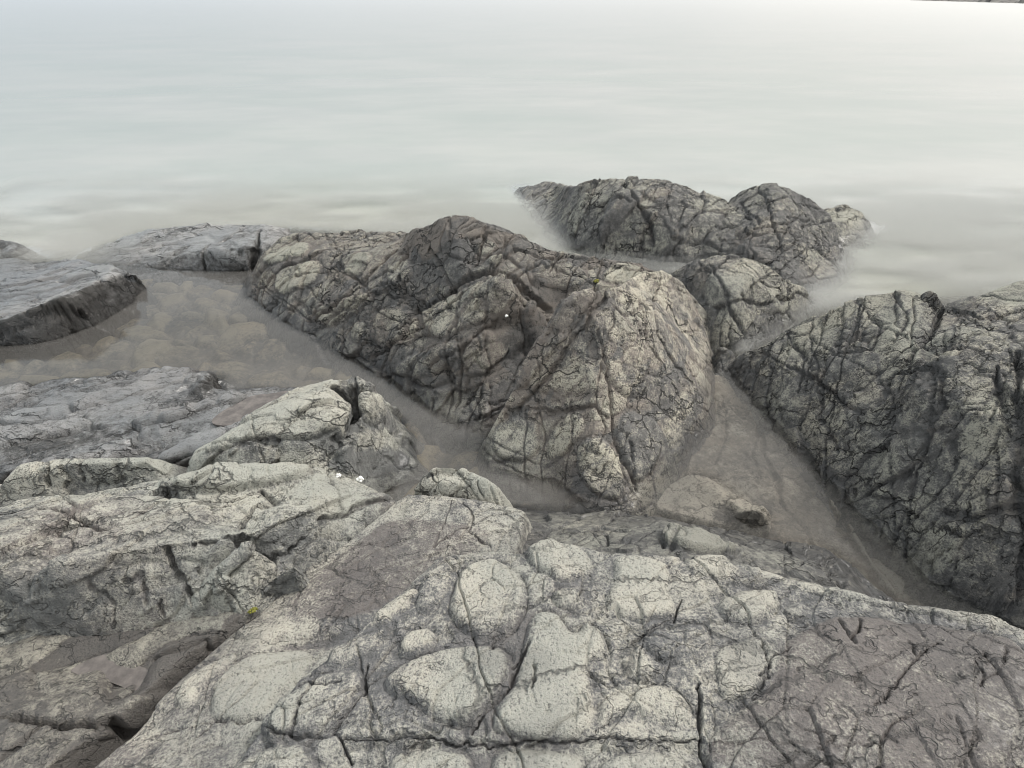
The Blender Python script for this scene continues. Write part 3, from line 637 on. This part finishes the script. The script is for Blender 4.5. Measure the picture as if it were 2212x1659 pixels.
rock('boulder', 'small pale angular boulder standing behind the far edge of the centre slab', [
    (900,1050,.33),(918,1028,.38),(935,1010,.43),(958,1007,.44),(985,1008,.44),(1020,1024,.43),(1048,1036,.42),(1066,1050,.39),(1071,1076,.33),(1040,1080,.33),
    (1000,1080,.33),(950,1066,.34)], pts=[(960,1024,.40),(985,1028,.40)], lines=[[(926,1042,.37),(960,1042,.40),(1010,1048,.40),(1052,1054,.385)]],
    res=.0042, soft=1.1, slope=2.2, skirt=.16, mat=M_LEFT, detail=pale_detail(420, .9), lichen_tone=1.15, wet=(-.2, .1),
    cracks=[([(925,1025),(945,1045),(940,1060)], .006, .02), ([(1030,1045),(1045,1075)], .006, .015)])

# wet slab behind the foreground
rock('wet_slab', 'dark wet rock shelf between the foreground rock and the tidal gully', [
    (1120,1100,.02),(1200,1103,0),(1250,1108,.02),(1400,1108,.02),(1500,1133,.03),(1650,1166,.03),(1790,1186,.03),(1850,1222,0),(1888,1270,0),(1960,1330,0),
    (1800,1340,.42),(1500,1270,.5),(1300,1250,.5),(1130,1240,.5),(1070,1180,.44)],
    pts=[(1300,1150,.21),(1200,1145,.2),(1750,1220,.2),(1800,1240,.15),(1550,1180,.25),(1130,1150,.3)],
    lines=[[(1410,1150,.26),(1450,1150,.31),(1500,1158,.3),(1600,1188,.27),(1650,1200,.24)]],
    res=.006, soft=2.0, mat=M_WET, detail=dark_detail(.55, 260, 1.3), lichen_tone=.30, brown=.1, wet_all=.5, wet=(.05, .25),
    pillows=[([(1425,1160),(1440,1140),(1480,1150),(1530,1165),(1580,1185),(1600,1200),(1500,1200),(1440,1185)], .035, 1.0, 0.0)],
    cracks=[([(1445,1150),(1430,1190)], .008, .03), ([(1465,1150),(1450,1195)], .008, .03), ([(1320,1100),(1310,1180)], .01, .03)])

# lower left dark wet rock
rock('wet_ledge', 'dark wet rock with a small puddle in the lower left corner', [
    (-180,1440,.43),(0,1402,.44),(90,1374,.45),(230,1366,.46),(380,1343,.47),(470,1331,.475),(546,1312,.48,3),(438,1392,.485,5),(314,1496,.50,6),(236,1562,.52,6),(120,1640,.57,6),(20,1750,.62,6),(-250,1750,.6)],
    pts=[(100,1400,.445),(220,1440,.425),(290,1470,.425),(180,1450,.425),(100,1500,.48),(220,1520,.50),(50,1440,.46),(60,1600,.55),(180,1590,.53),(330,1400,.47),(250,1490,.44),(-50,1600,.56)],
    lines=[[(310,1415,.47),(360,1395,.49),(420,1375,.48)], [(120,1530,.52),(200,1500,.52),(250,1530,.50)]],
    res=.0055, soft=1.8, slope=3.2, skirt=.2, mat=M_WET, detail=strata_detail(.55, 130, .5, .035), lichen_tone=.22, brown=.6, wet_all=.6, wet=(-.2, -.1),
    cracks=[([(-100,1548),(0,1556),(70,1558),(150,1570),(270,1582)], .014, .07), ([(0,1640),(60,1590),(100,1560)], .009, .03), ([(290,1490),(330,1430),(400,1400),(450,1390)], .01, .03)])

# foreground
rock('foreground_rock', 'broad pale lichened rock filling the foreground, with rounded pillow shapes', [
    (440,1760,.74),(500,1659,.73),(560,1572,.73),(640,1472,.73),(700,1422,.73),(755,1374,.73),(830,1320,.72),(890,1256,.70),(945,1198,.67),(1000,1188,.67),(1060,1185,.68),
    (1130,1184,.70),(1200,1171,.73),(1290,1184,.73),(1400,1195,.73),(1470,1208,.71),(1540,1200,.72),(1610,1215,.72),(1720,1250,.72),(1800,1264,.73),(1900,1286,.74),(2050,1312,.76),(2130,1332,.77),
    (2212,1362,.77),(2400,1430,.77),(2600,1850,.9),(1106,1880,.9),(350,1880,.8)],
    pts=[(1200,1400,.80),(1700,1450,.81),(1700,1310,.75),(1000,1450,.79),(800,1500,.77),(1900,1380,.79),(1200,1600,.84),(1050,1290,.74),(1400,1300,.76),(1750,1600,.86),(2100,1500,.85),(700,1600,.79),(1500,1290,.75)],
    lines=[[(1690,1290,.725),(1800,1310,.725),(1950,1325,.745),(2100,1350,.76)], [(1750,1268,.745),(1900,1298,.76),(2050,1322,.78)],
           [(570,1588,.765),(900,1598,.812),(1270,1603,.842),(1500,1599,.845)], [(570,1604,.738),(900,1614,.785),(1270,1619,.815),(1500,1615,.818)]],
    res=.0037, soft=3.4, slope=3.0, skirt=.2, part='pillow', mat=M_PALE, detail=pale_detail(500, 1.1, .9, .45), stain=.55, pillow_scale=.75, lichen_tone=.46, brown=.25, wet=(-.2, -.1),
    pillows=[([(1000,1225),(1060,1205),(1115,1225),(1138,1270),(1142,1330),(1110,1378),(1050,1388),(1000,1368),(968,1330),(975,1270)], .030, .75, .2),
             ([(855,1385),(888,1355),(930,1348),(948,1375),(935,1405),(895,1424),(858,1418)], .022, .95, .1),
             ([(845,1445),(900,1418),(960,1398),(1050,1392),(1102,1402),(1112,1440),(1090,1490),(1050,1530),(1010,1575),(960,1562),(900,1532),(850,1515),(822,1475)], .026, .95, .25),
             ([(1150,1325),(1210,1320),(1240,1372),(1270,1330),(1302,1360),(1322,1400),(1272,1440),(1290,1500),(1276,1592),(1180,1602),(1068,1597),(1058,1550),(1110,1480),(1130,1400)], .026, .85, .1),
             ([(1128,1183),(1200,1172),(1270,1188),(1292,1230),(1255,1256),(1210,1266),(1150,1222)], .02, .85, .3),
             ([(1198,1275),(1250,1268),(1278,1290),(1262,1312),(1220,1320),(1192,1300)], .024, .6, 0),
             ([(1318,1196),(1400,1198),(1452,1230),(1442,1290),(1472,1322),(1430,1346),(1350,1337),(1298,1290),(1330,1250)], .022, .8, .35),
             ([(1478,1206),(1560,1202),(1612,1232),(1592,1254),(1520,1248),(1478,1232)], .02, .75, .45),
             ([(1545,1300),(1600,1275),(1660,1265),(1692,1290),(1682,1330),(1620,1357),(1558,1340)], .024, .75, .55),
             ([(1545,1400),(1620,1372),(1660,1390),(1702,1420),(1684,1462),(1640,1502),(1560,1522),(1538,1460)], .016, .85, .2),
             ([(1690,1375),(1780,1332),(1950,1338),(2100,1362),(2230,1395),(2300,1700),(1520,1700),(1512,1590),(1560,1545),(1655,1495)], .022, .08, 1.1, .05),
             ([(1290,1500),(1340,1470),(1420,1480),(1490,1500),(1502,1582),(1400,1562),(1340,1552),(1288,1584)], .02, .6, .1),
             ([(560,1570),(640,1480),(720,1440),(800,1440),(770,1500),(720,1590),(560,1590)], .014, .65, .2),
             ([(500,1660),(560,1610),(680,1605),(690,1700),(480,1700)], .02, .85, .2), ([(840,1640),(900,1615),(1010,1612),(1030,1700),(830,1700)], .02, .8, .2),
             ([(1060,1612),(1260,1612),(1270,1700),(1050,1700)], .02, .85, .1), ([(1300,1640),(1400,1620),(1500,1650),(1510,1700),(1290,1700)], .02, .6, .1),
             ([(1600,1216),(1720,1252),(1900,1289),(2050,1316),(2130,1336),(2215,1366),(2130,1364),(2050,1338),(1900,1312),(1750,1282),(1640,1242)], .010, .75, .2, .05),
             ([(1460,1345),(1530,1350),(1535,1410),(1490,1450),(1400,1425),(1385,1370)], .018, .30, -.1), ([(1330,1410),(1385,1380),(1400,1430),(1480,1455),(1420,1470),(1340,1462)], .016, .4, .4),
             ([(690,1432),(750,1384),(840,1342),(852,1368),(805,1420),(720,1452)], .018, .55, .2), ([(905,1250),(950,1202),(1010,1195),(985,1230),(960,1290),(930,1330),(890,1320)], .016, .3, .2),
             ([(1610,1240),(1680,1258),(1660,1266),(1600,1270),(1560,1262)], .02, .5, .3), ([(1700,1290),(1760,1300),(1740,1330),(1690,1345)], .018, .55, .1),
             ([(760,1376),(830,1325),(890,1262),(905,1270),(900,1300),(830,1350),(770,1385)], .02, .95, .15)],
    cracks=[([(480,1590),(640,1598),(900,1600),(1060,1608),(1270,1606),(1510,1600)], 0.0037, .02), ([(1510,1605),(1700,1612),(1900,1622)], 0.0025, .008),
            ([(795,1440),(780,1475),(790,1480),(750,1530),(720,1590)], 0.0050, .035), ([(690,1460),(650,1520),(625,1590)], 0.0043, .03), ([(640,1480),(740,1478)], 0.0043, .022),
            ([(1508,1480),(1510,1560),(1515,1620),(1540,1680)], 0.0062, .045), ([(1112,1440),(1140,1400),(1110,1480),(1060,1530),(1020,1580)], 0.0062, .03),
            ([(1650,1400),(1665,1440),(1645,1490)], 0.0043, .025), ([(1860,1350),(1835,1380),(1838,1400),(1812,1360)], 0.0050, .03),
            ([(1960,1390),(1975,1435),(1930,1490),(1890,1540)], 0.0037, .022), ([(1975,1435),(2030,1400)], 0.0037, .02), ([(2090,1420),(2130,1465),(2120,1490)], 0.0037, .02),
            ([(1740,1590),(1790,1600),(1765,1630)], 0.0037, .016), ([(2170,1410),(2160,1450),(2120,1480)], 0.0031, .015), ([(1470,1300),(1455,1350)], 0.0050, .03),
            ([(1160,1450),(1150,1500)], 0.0037, .02), ([(740,1598),(760,1655)], 0.0043, .03), ([(1700,1400),(1660,1440),(1640,1470)], 0.0037, .02), ([(2060,1560),(2090,1660)], 0.0031, .012)])

# the open sea lies beyond this line of rocks, the sheltered pools within
def open_shore():
    shore = [(-220,625,0),(0,600,0),(150,585,0),(230,560,0),(400,525,0),(620,500,0),(900,520,0),(1137,545,0),(1320,575,0),(1460,600,0),(1560,690,0),(1600,760,0),(1700,700,0),(1850,655,0),(2212,640,0),(2500,640,0)]
    S = [tuple(float(q) for q in at(*p)) for p in shore]
    poly = [(-9500, S[0][1]), *S, (9500, S[-1][1]), (9500, 13000), (-9500, 13000)]
    return S, poly
# ------------------------------------------------------------------ bed of the pools
def seabed():
    xs = np.arange(-7, 7.01, .022); ys = np.arange(1.2, 9.5, .022); X, Y = np.meshgrid(xs, ys)
    P = np.stack([X.ravel(), Y.ravel(), 0*X.ravel()], -1).astype(np.float32)
    Q = P + 0.10*np.stack([fbm(P*3, 3, 701), fbm(P*3, 3, 702), 0*P[:, 0]], -1)
    f1, f2, h, v = worley(Q*np.array([3.2, 3.2, 1], np.float32), 705); e = f2 - f1
    S = open_shore(); d, _ = seg_dist(P[:, 0], P[:, 1], S[0], closed=False); sg = np.where(inside(P[:, 0], P[:, 1], S[1]), d, -d)
    z = -0.20 - .6*sstep(-.1, .9, sg) - .08*sstep(.35, .9, P[:, 0]) + 0.04*fbm(P*1.3, 3, 710) + 0.07*sstep(0, .30, e) + 0.04*(h-.5) + 0.006*fbm(P*12, 3, 712)
    Z = z.reshape(X.shape)
    A = {'lichen_tone': (0.25 + 1.0*(h-.5) + .5*sstep(.05, .3, e)).reshape(X.shape), 'brown': (0.55 + .5*fbm(P*2, 2, 715)).reshape(X.shape), 'wet': np.full(X.shape, .35, np.float32), 'broad': fbm(P*2, 2, 730).reshape(X.shape), 'sound': np.full(X.shape, .7, np.float32)}
    mat = rock_material('pool_bed_stone', (0.045, 0.042, 0.038), (0.26, 0.215, 0.14), (0.105, 0.088, 0.064), crack=8, bump=.3)
    note_height(X.ravel(), Y.ravel(), Z.ravel())
    o = mesh_from_grid('seabed', X, Y, Z, np.ones(X.shape, bool), mat, A, (0, 4.0, -.3)); o['kind'] = 'structure'
seabed()

# smooth sunken slab in the gully and the stone that lies on it
M_SUNK = rock_material('sunken_brown_rock', (0.085, 0.077, 0.068), (0.27, 0.245, 0.205), (0.14, 0.12, 0.095), crack=5, bump=.4, speck=.4, ckc=.6, grain=.5)
rock('sunken_slab', 'smooth brown slab under the clear water of the right gully, with a rusty edge', [
    (1545,800,-.07),(1590,815,-.07),(1650,872,-.09),(1715,940,-.1),(1780,1000,-.11),(1850,1078,-.12),(1920,1152,-.12),(1990,1215,-.12),(2070,1290,-.12),(1960,1330,-.12),(1900,1330,-.12),(1780,1250,-.12),
    (1600,1180,-.13),(1450,1130,-.14),(1360,1110,-.14),(1400,1040,-.12),(1470,960,-.11),(1530,880,-.09)],
    pts=[(1620,950,-.1),(1700,1050,-.11),(1600,1060,-.13),(1760,1150,-.12),(1540,940,-.11)], res=.008, soft=2, slope=1.5, skirt=.15, mat=M_SUNK, detail=pale_detail(610, .9, 1.3, .8), lichen_tone=.18, brown=.6, wet=(-.3, -.2),
    pillows=[([(1700,940),(1745,1010),(1795,1080),(1850,1155),(1885,1225),(1940,1300),(1925,1300),(1868,1225),(1835,1160),(1780,1085),(1730,1010)], .035, 1.3, .4, .012)],
    cracks=[([(1640,900),(1650,980),(1680,1040),(1690,1100)], .02, .03), ([(1690,1100),(1740,1140),(1760,1190)], .016, .025), ([(1560,860),(1570,940),(1540,1000)], .016, .02)])
rock('stone', 'pale wedge-shaped stone in the gully pool with one dark corner above the water', [
    (1415,1070,-.11),(1450,1045,-.08),(1490,1026,-.05),(1525,1030,-.04),(1580,1062,-.02),(1625,1088,.06),(1652,1092,.10),(1652,1116,.05),(1640,1142,-.03),(1560,1130,-.06),(1470,1112,-.08),(1420,1095,-.1)],
    pts=[(1490,1060,-.06)], lines=[[(1510,1036,-.035),(1570,1078,-.005),(1610,1104,.06),(1640,1104,.09)]], res=.0055, soft=1.0, slope=1.5, skirt=.06, mat=M_SUNK,
    detail=pale_detail(640, .5, .5, .6), lichen_tone=.65, brown=.2, wet=(-.3, -.2), pillows=[([(1560,1082),(1610,1112),(1650,1100),(1655,1120),(1640,1145),(1560,1135),(1530,1120)], .002, -.4, -.4, .02)])  # right end coloured darker than the rest of the stone

# ------------------------------------------------------------------ water: long-exposure sea, milky where it is deep or washing
def water_material():
    m = bpy.data.materials.new('misty_sea_water'); m.use_nodes = True; nt = m.node_tree
    b = nt.nodes['Principled BSDF']; outp = nt.nodes['Material Output']
    pos = nt.nodes.new('ShaderNodeNewGeometry').outputs['Position']
    mp = nd(nt, 'ShaderNodeMapping'); mp.inputs['Scale'].default_value = (.34, .6, 1); mp.inputs['Rotation'].default_value = (0, 0, rad(-8))
    nt.links.new(pos, mp.inputs['Vector'])
    n1 = noise(nt, mp.outputs[0], .8, 5, .6).outputs['Fac']; n2 = noise(nt, mp.outputs[0], 5.0, 4, .6).outputs['Fac']
    n4 = noise(nt, mp.outputs[0], .30, 4, .6).outputs['Fac']
    op = attr(nt, 'open_sea'); al = attr(nt, 'cover'); sh = attr(nt, 'shallow')
    milk = mixc(nt, ramp(nt, n1, .3, .7), (.29, .302, .292), (.33, .335, .32))
    milk = mixc(nt, mth(nt, 'MULTIPLY', ramp(nt, n4, .35, .65), .5), milk, (.205, .25, .232))
    milk = mixc(nt, mth(nt, 'MULTIPLY', sh, mth(nt, 'MULTIPLY_ADD', n1, .9, .25), clamp=True), milk, (.25, .247, .20))
    pool = mixc(nt, ramp(nt, n1, .3, .7), (.15, .143, .135), (.19, .181, .172))
    nt.links.new(mixc(nt, op, pool, milk), b.inputs['Base Color'])
    b.inputs['Roughness'].default_value = 1.0; b.inputs['Specular IOR Level'].default_value = 0
    bp = nd(nt, 'ShaderNodeBump', i_Strength=.10, i_Distance=.03); nt.links.new(n2, bp.inputs['Height'])
    tr = nt.nodes.new('ShaderNodeBsdfTransparent'); mx = nt.nodes.new('ShaderNodeMixShader')
    nt.links.new(al, mx.inputs[0]); nt.links.new(tr.outputs[0], mx.inputs[1]); nt.links.new(b.outputs[0], mx.inputs[2])
    gl = nt.nodes.new('ShaderNodeBsdfGlossy'); nt.links.new(mth(nt, 'MULTIPLY_ADD', op, .15, .08), gl.inputs['Roughness']); nt.links.new(bp.outputs[0], gl.inputs['Normal'])
    fr = nd(nt, 'ShaderNodeFresnel', i_IOR=1.33); m2 = nt.nodes.new('ShaderNodeMixShader')
    nt.links.new(fr.outputs[0], m2.inputs[0]); nt.links.new(mx.outputs[0], m2.inputs[1]); nt.links.new(gl.outputs[0], m2.inputs[2])
    nt.links.new(m2.outputs[0], outp.inputs['Surface'])
    return m
def mist_sheets(X, Y, depth, opn, n):
    # spray and wash blurred by the long exposure, hanging just above the mean water level
    m = bpy.data.materials.new('blurred_wash'); m.use_nodes = True; nt = m.node_tree
    b = nt.nodes['Principled BSDF']; b.inputs['Base Color'].default_value = (.37, .37, .355, 1); b.inputs['Roughness'].default_value = 1; b.inputs['Specular IOR Level'].default_value = 0
    tr = nt.nodes.new('ShaderNodeBsdfTransparent'); mx = nt.nodes.new('ShaderNodeMixShader')
    nt.links.new(attr(nt, 'cover'), mx.inputs[0]); nt.links.new(tr.outputs[0], mx.inputs[1]); nt.links.new(b.outputs[0], mx.inputs[2])
    nt.links.new(mx.outputs[0], nt.nodes['Material Output'].inputs['Surface'])
    s = (slice(None, None, 2), slice(None, None, 2))
    for k, (z, a) in enumerate(((.035, .42), (.085, .30), (.14, .09))):
        c = a*sstep(-.05, .14, depth + z)*sstep(.10, .75, opn)*sstep(-.55, .35, n + .12)
        far = (Y < 11) & (np.abs(X) < 9)
        c = c*sstep(11.0, 5.5, Y)
        fx, fy = at(75, 548, 0.05); c = np.maximum(c, (.62 - 2*z)*np.exp(-((X-fx)/1.1)**2 - ((Y-fy)/.42)**2)*sstep(-.03, .10, depth + z))     # surf breaking behind the flat slab
        o = mesh_from_grid('sea_mist', X[s], Y[s], np.full(X[s].shape, z), (far & (c > .004))[s], m, {'cover': c[s]}, (0, 6, z)); o['kind'] = 'stuff'
def water():
    def axis(a, b, st, far0, far1, g=1.35):
        c = list(np.arange(a, b+1e-6, st)); s = st
        while c[-1] < far1: s *= g; c.append(c[-1]+s)
        s = st
        while c[0] > far0: s *= g; c.insert(0, c[0]-s)
        return np.array(c)
    xs = axis(-8.5, 8.5, .026, -9000, 9000); ys = axis(1.0, 10.8, .026, -.5, 12000)
    ys = ys[ys > .9]
    X, Y = np.meshgrid(xs, ys)
    fill_height()
    G = blur(np.maximum(GH, -.9).astype(np.float64), 1.0)
    ix = np.clip(((X-GX0)/GR).astype(int), 0, GNX-1); iy = np.clip(((Y-GY0)/GR).astype(int), 0, GNY-1)
    near = (X > GX0) & (X < GX0+GNX*GR) & (Y < GY0+GNY*GR)
    depth = np.where(near, -G[iy, ix], .6); dsoft = np.where(near, -blur(G, 3.0)[iy, ix], .6)
    S, poly = open_shore()
    XX, YY = X.ravel(), Y.ravel()
    d, _ = seg_dist(XX, YY, S, closed=False); sg = np.where(inside(XX, YY, poly), d, -d)
    P = np.stack([XX, YY, 0*XX], -1).astype(np.float32)
    opn = sstep(-.35, .35, sg).reshape(X.shape)
    n = fbm(np.stack([XX*.9, YY*2.2, 0*XX], -1).astype(np.float32), 3, 801).reshape(X.shape)
    cov_o = sstep(-.04, .34, depth); cov_p = (.35 + .12*n - .10*sstep(.5, 1.0, X))*sstep(-.005, .11, .35*depth + .65*dsoft)
    A = {'cover': np.clip(cov_p*(1-opn) + cov_o*opn, 0, 1), 'open_sea': opn, 'shallow': (sstep(3.2, .1, sg)).reshape(X.shape)}
    mist_sheets(X, Y, depth, opn, n)
    o = mesh_from_grid('sea_water', X, Y, np.zeros(X.shape), np.ones(X.shape, bool), water_material(), A, (0, 0, 0)); o['kind'] = 'structure'
water()

# ------------------------------------------------------------------ puddles in the rock
def puddle(name, label, px, z, mat):
    W = [at(u, v, z) for u, v in smooth_poly(px, 2)]; cx = float(np.mean([p[0] for p in W])); cy = float(np.mean([p[1] for p in W]))
    me = bpy.data.meshes.new(name); n = len(W)
    v = [(float(x)-cx, float(y)-cy, 0) for x, y in W] + [(float(x)-cx, float(y)-cy, -.03) for x, y in W]
    me.from_pydata(v, [], [tuple(range(n))[::-1], tuple(range(n, 2*n))] + [(k, (k+1) % n, n+(k+1) % n, n+k) for k in range(n)])
    me.update(); me.materials.append(mat); o = bpy.data.objects.new(name, me); o.location = (cx, cy, z); col.objects.link(o)
    return tag(o, label, 'puddle')
pm = bpy.data.materials.new('puddle_water'); pm.use_nodes = True; _n = pm.node_tree
pb = _n.nodes['Principled BSDF']; pb.inputs['Roughness'].default_value = .04; pb.inputs['IOR'].default_value = 1.33
_p = _n.nodes.new('ShaderNodeNewGeometry').outputs['Position']
_n.links.new(mixc(_n, ramp(_n, noise(_n, _p, 14, 5, .65).outputs['Fac'], .3, .7), (.075, .066, .062), (.15, .132, .122)), pb.inputs['Base Color'])
puddle('puddle', 'small still puddle in a hollow of the dark lower left rock', [(150,1445),(224,1410),(270,1418),(300,1440),(330,1445),(318,1510),(282,1490),(218,1466),(160,1456)], .453, pm)
puddle('puddle', 'brown still puddle between the wet ledge and the domed pale boulder', [(448,915),(478,888),(520,868),(545,853),(590,850),(632,840),(600,880),(572,892),(560,902),(500,922)], .165, pm)

# ------------------------------------------------------------------ moss, shells
def lumps(name, label, cat, centre, rx, ry, rz, n, r, mat, seed, tilt=0.0):
    rng = random.Random(seed); V, F = [], []
    phi = (1+5**.5)/2
    ico = [Vector(p).normalized() for p in [(-1,phi,0),(1,phi,0),(-1,-phi,0),(1,-phi,0),(0,-1,phi),(0,1,phi),(0,-1,-phi),(0,1,-phi),(phi,0,-1),(phi,0,1),(-phi,0,-1),(-phi,0,1)]]
    fc = [(0,11,5),(0,5,1),(0,1,7),(0,7,10),(0,10,11),(1,5,9),(5,11,4),(11,10,2),(10,7,6),(7,1,8),(3,9,4),(3,4,2),(3,2,6),(3,6,8),(3,8,9),(4,9,5),(2,4,11),(6,2,10),(8,6,7),(9,8,1)]
    for k in range(n):
        a = rng.uniform(0, 2*math.pi); q = rng.random()**.5
        lx, ly = q*math.cos(a)*rx, q*math.sin(a)*ry
        c = Vector((lx*math.cos(tilt)-ly*math.sin(tilt), lx*math.sin(tilt)+ly*math.cos(tilt), rz*(1-q*q)*rng.uniform(.5, 1)))
        rr = r*rng.uniform(.6, 1.3); b = len(V)
        V += [tuple(c + Vector((p.x, p.y, p.z*.8))*rr*rng.uniform(.75, 1.25)) for p in ico]; F += [tuple(i+b for i in f) for f in fc]
    me = bpy.data.meshes.new(name); me.from_pydata(V, [], F); me.update(); me.materials.append(mat)
    for p in me.polygons: p.use_smooth = True
    o = bpy.data.objects.new(name, me); o.location = centre; col.objects.link(o); return tag(o, label, cat)
def simple_mat(name, c1, c2, sc, rough=.8):
    m = bpy.data.materials.new(name); m.use_nodes = True; nt = m.node_tree; b = nt.nodes['Principled BSDF']
    pos = nt.nodes.new('ShaderNodeNewGeometry').outputs['Position']
    nt.links.new(mixc(nt, ramp(nt, noise(nt, pos, sc, 4).outputs['Fac'], .35, .65), c1, c2), b.inputs['Base Color']); b.inputs['Roughness'].default_value = rough
    return m
def ground_at(u, v):
    d = ray(np.array(u, float), np.array(v, float))
    for t in np.linspace(.5, 12, 4600):
        x, y, z = d[0]*t, d[1]*t, CAM_H + d[2]*t
        ix, iy = int((x-GX0)/GR), int((y-GY0)/GR)
        if 0 <= ix < GNX and 0 <= iy < GNY and z < GH[iy, ix]: return (float(x), float(y), float(z))
    x, y = at(u, v, 0.3); return (float(x), float(y), .3)
moss = simple_mat('yellow_green_moss', (.10, .105, .012), (.20, .19, .03), 180)
lumps('moss', 'tiny tuft of yellow-green moss in the crack by the rock splinter', 'moss', ground_at(545,1320), .022, .010, .008, 40, .0045, moss, 1, .8)
lumps('moss', 'small patch of green moss in a crack on the big ridge', 'moss', ground_at(1288,607), .03, .02, .01, 30, .007, moss, 2, 1.2)
white = simple_mat('bleached_white_shell', (.72, .71, .67), (.85, .85, .82), 120, .6)
lumps('shell_cluster', 'cluster of bright white shells in front of the domed boulder, the larger of two', 'shells', ground_at(778,1036), .018, .010, .022, 9, .010, white, 5)
lumps('shell_cluster', 'small cluster of white shells left of the larger white cluster', 'shells', ground_at(731,1028), .014, .008, .014, 6, .008, white, 6)
lumps('shell_cluster', 'single white fleck of shell high on the big dark ridge', 'shells', ground_at(1097,683), .022, .010, .008, 5, .010, white, 7)

# ------------------------------------------------------------------ far shore
def headland():
    n, k = 220, 10; rng = np.random.RandomState(4)
    t = np.linspace(0, 1, n)**1.6
    x0 = 300 + t*1630; y0 = 330 + t*2840                      # shoreline running away from the right edge of the view
    V, F = [], []
    for j in range(k):
        q = j/(k-1)
        for i in range(n):
            h = 16*(1 + .5*math.sin(i*.21) + .3*math.sin(i*.73))
            V.append((x0[i] + q*90 + rng.uniform(-4, 4), y0[i] + q*40 + rng.uniform(-4, 4), -1 + h*math.sin(q*math.pi*.5)**.8 + rng.uniform(-.8, .8)))
    for j in range(k-1):
        for i in range(n-1): F.append((j*n+i, (j+1)*n+i, (j+1)*n+i+1, j*n+i+1))
    me = bpy.data.meshes.new('far_headland'); me.from_pydata(V, [], F); me.update()
    me.materials.append(simple_mat('far_rock', (.05, .047, .045), (.14, .13, .12), .15))
    o = bpy.data.objects.new('far_headland', me); col.objects.link(o); o['kind'] = 'structure'
headland()
